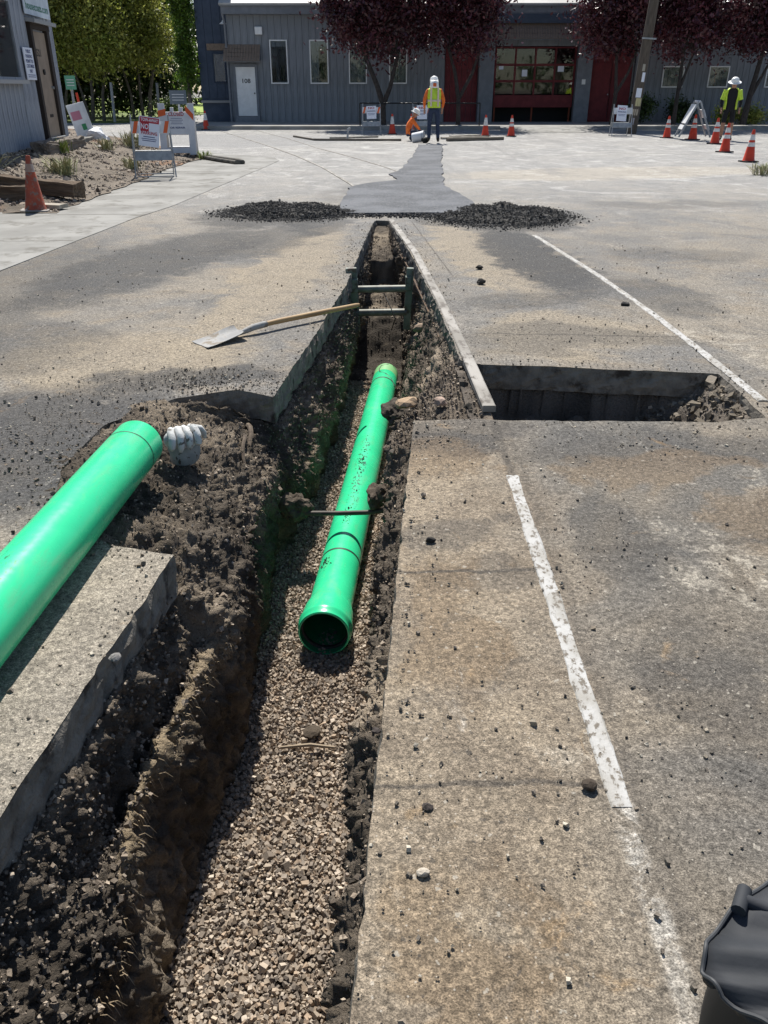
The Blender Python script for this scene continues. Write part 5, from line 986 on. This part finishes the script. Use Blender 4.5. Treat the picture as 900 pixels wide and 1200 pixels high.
# signs on the shed
def sign_at(name, label, lx, z, w_, h_, m, y=-.03):
    s_ = thing(name, label, 'sign', (Matrix.Translation(ORG) @ Matrix.Rotation(RZ, 4, 'Z') @ Vector((lx, y, z)))[:], RZ); MB().box((0, 0, 0), (w_, .02, h_), None, .003).build('panel', m, s_); return s_
s1 = sign_at('wall_sign', 'large white sign with green lettering above the tan door', -1.12, 3.32, 1.86, .98, mat('sign_white', (.6, .66, .72), .6, (.52, .58, .64), 3))
text_mesh('lettering', 'housecoats.com', .2, mat('green_print', (.03, .16, .10), .6), s1, (0, -.0115, -.33), width=1.62)
M_PINK = mat('pink_print', (.5, .2, .26), .6)
for k in range(4): MB().tube([(-.8 + .42 * k, -.012, -.12 + .05 * k), (-.65 + .42 * k, -.012, .02 + .04 * k), (-.45 + .42 * k, -.012, -.1 + .05 * k)], .03, 6).build('flourish', M_PINK if k < 3 else M_BLUEINK, s1)
s2 = sign_at('notice_sign', 'small white notice board with blue lines of text beside the tan door', -2.3, 1.93, .62, .58, M_PAPER)
for k, (tx, wd_) in enumerate([('PUBLIC', .3), ('PARKING', .42), ('PERMITTED', .48), ('CUSTOMERS', .5), ('ONLY', .2)]): text_mesh('lettering', tx, .085, M_BLUEINK, s2, (0, -.0115, .22 - .088 * k), width=wd_)
for k in range(2): MB().box((0, -.0115, -.2 - .035 * k), (.5, .002, .014)).build('print_line', M_BLUEINK, s2)
# leaning board beyond the shed corner
lb = thing('leaning_board', 'white board with pink and green print leaning at the shed corner', 'board', (-7.15, 21.75, .36), .35); lb.rotation_euler = (-.35, -.22, .4)
MB().box((0, 0, .4), (.42, .03, .95), None, .005).build('panel', M_WBOARD, lb); MB().box((-.06, -.017, .6), (.22, .004, .2)).build('print_panel', M_PINK, lb); MB().box((.03, -.017, .32), (.1, .004, .14)).build('print_line', mat('green_print2', (.05, .25, .1), .6), lb)
lump('plastic_sheet', (-7.0, 21.9, .38), .28, 'crumpled white plastic sheet heaped beside the leaning board', 'sheet', M_WPL, (.7, .7, .72), 88, (1, .9, .8), 3, .35)
# street signs and posts by the lawn
def post_sign(loc, h, w_, hh, m, label, post_m, lines=()):
    t_ = thing('street_sign', label, 'sign', loc); MB().box((0, 0, h / 2), (.09, .05, h)).build('post', post_m, t_); p_ = MB().box((0, -.04, h - hh / 2), (w_, .02, hh)).build('panel', m, t_)
    for k in range(3): MB().box((0, -.053, h - hh * (.3 + .2 * k)), (w_ * .7, .003, hh * .06)).build('print_line', M_WBOARD, p_)
post_sign((-12.6, 37.2, 0), 1.95, .42, .5, mat('green_sign', (.12, .36, .24), .6), 'small pale green sign on a post before the trees', M_GALV); post_sign((-9.1, 40.6, 0), 1.42, .75, .55, mat('slate_sign', (.16, .19, .22), .6), 'wide slate grey sign on a white post by the navy building', M_WHITE)
for k, (x, y, lab) in enumerate([(-13.2, 44.5, 'grey wooden post at the lawn edge by the pale path'), (-16.2, 43.5, 'grey leaning post under the trees by the green sign'), (-11.6, 47, 'thin dark post beside the clipped hedge')]): tag(MB().tube([(x, y, 0), (x + .05, y, 1.75)], .07, 8).build('wooden_post', M_GALV, None, True), lab, 'post')
# rail barrier in front of the hall
rb = thing('pipe_barrier', 'low black pipe barrier on the pavement before the grey hall', 'barrier', (0, 37.1, .14))
MB().tube([(-.98, 0, .82), (3.9, 0, .82)], .025, 8).build('top_rail', M_BLK, rb, True)
for x in (-.98, 1.4, 3.9): MB().tube([(x, 0, 0), (x, 0, .82)], .025, 8).build('post', M_BLK, rb, True)
# utility pole
up_ = thing('utility_pole', 'leaning brown timber utility pole pasted with flyers', 'pole', (9.12, 33.3, 0)); up_.rotation_euler = (0, .055, 0)
M_POLE = mat('pole_timber', (.075, .06, .048), .9, (.12, .098, .078), 6, (.35, .65), (20, .8, .01), stretch=(4, 4, .4)); MB().tube([(0, 0, 0), (0, 0, 3), (0, 0, 9.5)], [.19, .175, .13], 16).build('shaft', M_POLE, up_, True); MB().box((0, 0, 9.0), (2.2, .1, .12)).build('crossarm', M_POLE, up_)
for z, w_, hh, m, q in [(1.35, .2, .3, M_PAPER, -.1), (1.05, .22, .26, mat('flyer_yellow', (.5, .45, .25), .8), .15), (.72, .22, .2, mat('flyer_tan', (.42, .36, .28), .8), -.2), (.42, .16, .22, mat('flyer_grey', (.4, .4, .45), .8), -.4), (1.85, .12, .3, M_PAPER, .25), (2.15, .1, .22, mat('flyer_tan2', (.36, .33, .27), .8), .0)]:
    V = [(.186 * math.sin(q + s_ * w_ / .38 * .5 * 2 * j / 4), -.186 * math.cos(q + s_ * w_ / .38 * .5 * 2 * j / 4), z + dz) for dz in (-hh / 2, hh / 2) for s_, j in ((-1, 4), (-1, 2), (1, 0), (1, 2), (1, 4))]
    MB().add(V, [(k, k + 1, k + 6, k + 5) for k in range(4)]).build('flyer', m, up_)
MB().box((.0, -.2, 3.05), (.5, .03, .05)).build('bracket', M_GALV, up_)

# ============================================================ TREES
def leaf_mat(name, col, col2, rough=.45, trans=.25):
    m = bpy.data.materials.new(name); m.use_nodes = True; t = NT(m); g_ = t.new('ShaderNodeNewGeometry'); v = t.coord()
    r = t.new('ShaderNodeAttribute', attribute_name='tint'); c = t.mix(t.ramp(t.noise(v, 1.1, 2), .35, .65), col, col2); c = t.mix(1.0, c, r.outputs['Color'], 'MULTIPLY')
    t.set(t.b.inputs['Base Color'], c); t.b.inputs['Roughness'].default_value = rough; tr = t.new('ShaderNodeBsdfTranslucent'); t.set(tr.inputs[0], c); mx = t.new('ShaderNodeMixShader'); mx.inputs[0].default_value = trans
    t.l.new(t.b.outputs[0], mx.inputs[1]); t.l.new(tr.outputs[0], mx.inputs[2]); t.l.new(mx.outputs[0], t.n['Material Output'].inputs[0]); return m
def leaves(ells, n, ls, seed, clump=.32, per=70, shell=.5):
    rg = np.random.default_rng(seed); vol = np.array([e[3] * e[4] * e[5] for e in ells]); nc = max(4, n // per); ce = rg.choice(len(ells), nc, p=vol / vol.sum()); E_ = np.array(ells)[ce]
    d_ = rg.normal(size=(nc, 3)); d_ /= np.linalg.norm(d_, axis=1)[:, None]; cc = E_[:, :3] + d_ * E_[:, 3:] * (rg.uniform(0, 1, (nc, 1)) ** shell) * .95
    ci = rg.integers(0, nc, n); csz = rg.uniform(.6, 1.4, nc) * clump; P_ = cc[ci] + rg.normal(size=(n, 3)) * csz[ci][:, None] * np.array([1, 1, .75])
    a = rg.normal(size=(n, 3)); a[:, 2] -= .3; a /= np.linalg.norm(a, axis=1)[:, None]; b = np.cross(a, rg.normal(size=(n, 3)) + np.array([0, 0, .6])); b /= np.linalg.norm(b, axis=1)[:, None]; L = (ls * rg.uniform(.6, 1.35, n))[:, None]
    V = np.stack([P_ - a * L, P_ + b * L * .45, P_ + a * L, P_ - b * L * .45], 1).reshape(-1, 3); F = np.arange(4 * n).reshape(-1, 4)
    tn = np.repeat((rg.uniform(.45, 1.7, nc)[ci] * rg.uniform(.75, 1.25, n))[:, None] * np.ones((1, 3)), 4, 0); return V, F, tn, cc
def tree(name, label, loc, ells, n, ls, lm, bark, trunks, seed, group, clump=.32, cat='tree', limbs_=18, per=70, shell=.5):
    t_ = thing(name, label, cat, loc, 0, group); V, F, tn, cc = leaves(ells, n, ls, seed, clump, per, shell); raw('crown', V, F, lm, t_, tint=tn); mb = MB(); rg = random.Random(seed)
    ends = []
    for pts, r in trunks: mb.tube(pts, [r * (1 - .45 * i / (len(pts) - 1)) for i in range(len(pts))], 8); ends.append((Vector(pts[-1]), r * .5))
    for k in range(limbs_):
        c = Vector(cc[rg.randrange(len(cc))]); b, r = ends[rg.randrange(len(ends))]; md = b.lerp(c, .5) + Vector((rg.gauss(0, .1), rg.gauss(0, .1), rg.uniform(0, .25))); mb.tube([b - (c - b).normalized() * .05, md, c], [r * .75, r * .45, r * .12], 5)
    mb.build('trunk', bark, t_, True); return t_
M_PLUM = leaf_mat('plum_leaf', (.055, .016, .022), (.1, .03, .036), .3, .2); M_PLUMB = mat('plum_bark', (.035, .028, .026), .9, (.06, .05, .045), 10, (.35, .65), (30, .6, .006))
G2 = 'purple plum trees along the pavement'
for k, (x, ez, lab, tr) in enumerate([
    (-.05, [(-.15, 0, 4.1, 2.55, 2.0, 1.75), (-1.0, .2, 5.3, 1.9, 1.8, 1.6), (1.1, 0, 5.1, 1.6, 1.6, 1.6)], 'broad dark purple plum tree with a forked trunk before the grey windows', [([(0, 0, 0), (.0, 0, .8), (-.25, 0, 1.5), (-.75, 0, 2.6)], .14), ([(0, 0, .7), (.3, 0, 1.4), (.6, 0, 2.5)], .11)]),
    (3.1, [(.1, 0, 4.1, 1.75, 1.6, 1.75), (.6, 0, 5.3, 1.3, 1.5, 1.4)], 'dark purple plum tree rising behind the standing worker', [([(0, 0, 0), (-.03, 0, 1.0), (-.2, 0, 1.9), (-.5, 0, 2.8)], .10), ([(0, 0, 1.0), (.5, 0, 1.9), (.75, 0, 2.7)], .08)]),
    (9.5, [(-.2, 0, 4.1, 1.7, 1.6, 1.8), (.2, 0, 5.5, 1.5, 1.5, 1.3)], 'dark purple plum tree between the garage column and the utility pole', [([(0, 0, 0), (.05, 0, 1.1), (-.1, 0, 2.6)], .10), ([(0, 0, 1.1), (.45, 0, 1.9), (.7, 0, 2.7)], .07)]),
    (12.1, [(.1, 0, 4.1, 1.75, 1.6, 1.9), (-.4, 0, 5.6, 1.3, 1.5, 1.3)], 'dark purple plum tree right behind the shaded orange cone', [([(0, 0, 0), (0, 0, 1.2), (.0, 0, 2.6)], .10), ([(0, 0, 1.2), (.4, 0, 2.6)], .07)]),
    (15.0, [(.2, 0, 4.2, 2.0, 1.7, 2.0), (1.0, 0, 5.4, 1.6, 1.5, 1.4)], 'dark purple plum tree leaning over the wall past the worker in the white hat', [([(0, 0, 0), (.1, 0, 1.2), (.3, 0, 2.7)], .15), ([(.05, 0, .9), (.7, 0, 2.4)], .09)])]):
    tree('plum_tree', lab, (x, 37.9, .14), ez, 26000 if k == 0 else 18000, .085, M_PLUM, M_PLUMB, tr, 400 + k, G2, .34, limbs_=26)
M_GREEN = leaf_mat('tree_leaf', (.24, .28, .05), (.38, .38, .1), .5, .45); M_GREEN2 = leaf_mat('dark_leaf', (.03, .055, .012), (.06, .09, .018), .5, .25); M_IVY = leaf_mat('ivy_leaf', (.06, .125, .014), (.11, .18, .02), .45, .35); M_BARK = mat('grey_bark', (.15, .13, .11), .95, (.09, .08, .065), 8, (.35, .65), (20, .8, .01))
G3 = 'green trees beyond the shed'
for k, (x, y, r, zc, lab) in enumerate([(-19.2, 45.5, 2.6, 4.6, 'green tree standing right behind the shed corner sign'), (-16.8, 47.0, 2.4, 4.8, 'olive green tree with several thin pale trunks behind the green sign'), (-14.7, 46.2, 2.1, 4.5, 'light green tree over the lawn between the posts'), (-12.9, 48.5, 2.0, 4.9, 'green tree with a slanting trunk beside the pale path'),
                                         (-13.6, 55, 2.2, 6.6, 'tall grey green tree rising behind the others near the ivy'), (-18.2, 54, 3.0, 6.5, 'tall dense green tree at the back of the lawn'), (-23, 52, 3.4, 5.5, 'wide green tree at the back beyond the shed'), (-21.5, 43, 2.4, 5.2, 'green tree overhanging the shed roof')]):
    tr = [([(random.uniform(-.2, .2) + j * .35 - .3, random.uniform(-.2, .2), 0), (j * .5 - .45, 0, 1.2), (j * .9 - .8, 0, 2.8)], random.uniform(.07, .13)) for j in range(3 if k < 4 else 1)]
    tree('leafy_tree', lab, (x, y, 0), [(0, 0, zc, r, r * .8, 2.5), (r * .4, -.2, zc - 1.0, r * .7, r * .7, 1.6), (-r * .4, 0, zc + 1.3, r * .8, r * .8, 1.8)], 26000, .095, M_GREEN if k not in (4, 5) else M_GREEN2, M_BARK, tr, 500 + k, G3, .4, limbs_=20)
tree('dark_hedge_tree', 'dark shaded thicket behind the thin tree trunks', (-17.2, 52.0, 0), [(-3, 0, 2.0, 3.6, 1.0, 2.2), (.8, 0, 2.0, 3.4, 1.0, 2.3), (4.2, 0, 1.9, 1.7, .8, 1.9)], 26000, .13, M_GREEN2, M_BARK, [([(0, 0, 0), (0, 0, 1.5)], .1)], 560, None, .4, 'thicket')
tree('ivy_column', 'tall narrow column of green ivy climbing beside the navy building', (-8.95, 42.3, 0), [(0, 0, 2.8, .46, .42, 1.6), (0, 0, 5.0, .52, .45, 1.7), (0, 0, 7.2, .5, .45, 1.6)], 30000, .06, M_IVY, M_BARK, [([(0, 0, 0), (0, 0, 4), (0, 0, 8)], .1)], 570, None, .12, 'ivy', 6, 70, .75)
tree('clipped_hedge', 'dark clipped hedge beside the slate grey sign', (-10.4, 43.6, 0), [(0, 0, .6, .85, .8, .6), (.7, .2, .6, .7, .7, .6)], 4500, .05, M_GREEN2, M_BARK, [([(0, 0, 0), (0, 0, .5)], .05)], 571, None, .12, 'hedge', 4)
for k, (x, y, r, lab, m) in enumerate([(11.2, 39.6, .75, 'dark green shrub behind the utility pole', M_GREEN2), (12.9, 39.9, .6, 'dark green shrub against the wall by the plum trunk', M_GREEN2), (14.5, 38.7, .4, 'low leafy plant at the foot of the leaning plum tree', M_GREEN), (15.6, 38.5, .45, 'low flowering plant at the end of the pavement bed', M_GREEN)]):
    tree('shrub', lab, (x, y, .14), [(0, 0, r * .8, r * 1.1, r * .7, r * .8)], 1800, .06, m, M_BARK, [([(0, 0, 0), (0, 0, r)], .03)], 580 + k, 'shrubs by the hall wall', .15, 'shrub', 4)
V, F, tn, cc = leaves([(-34 + 8 * k, 92 + 4 * (k % 2), 5.5, 6, 3, 5.5 + (k % 3)) for k in range(4)] + [(30, 95, 6, 9, 3, 7), (46, 90, 6, 9, 3, 7)] + [(-60 + 12 * k, -44 + 3 * (k % 2), 2.5, 7, 2.5, 2.8) for k in range(11)], 20000, .4, 600, 1.0, 60)  # last row is unseen behind the camera, added and sized for the pane reflections
tag(raw('distant_woods', V, F, M_GREEN2, tint=tn), 'far wood closing the view beyond the meadow, and an unseen row behind the camera', 'woods', kind='stuff')
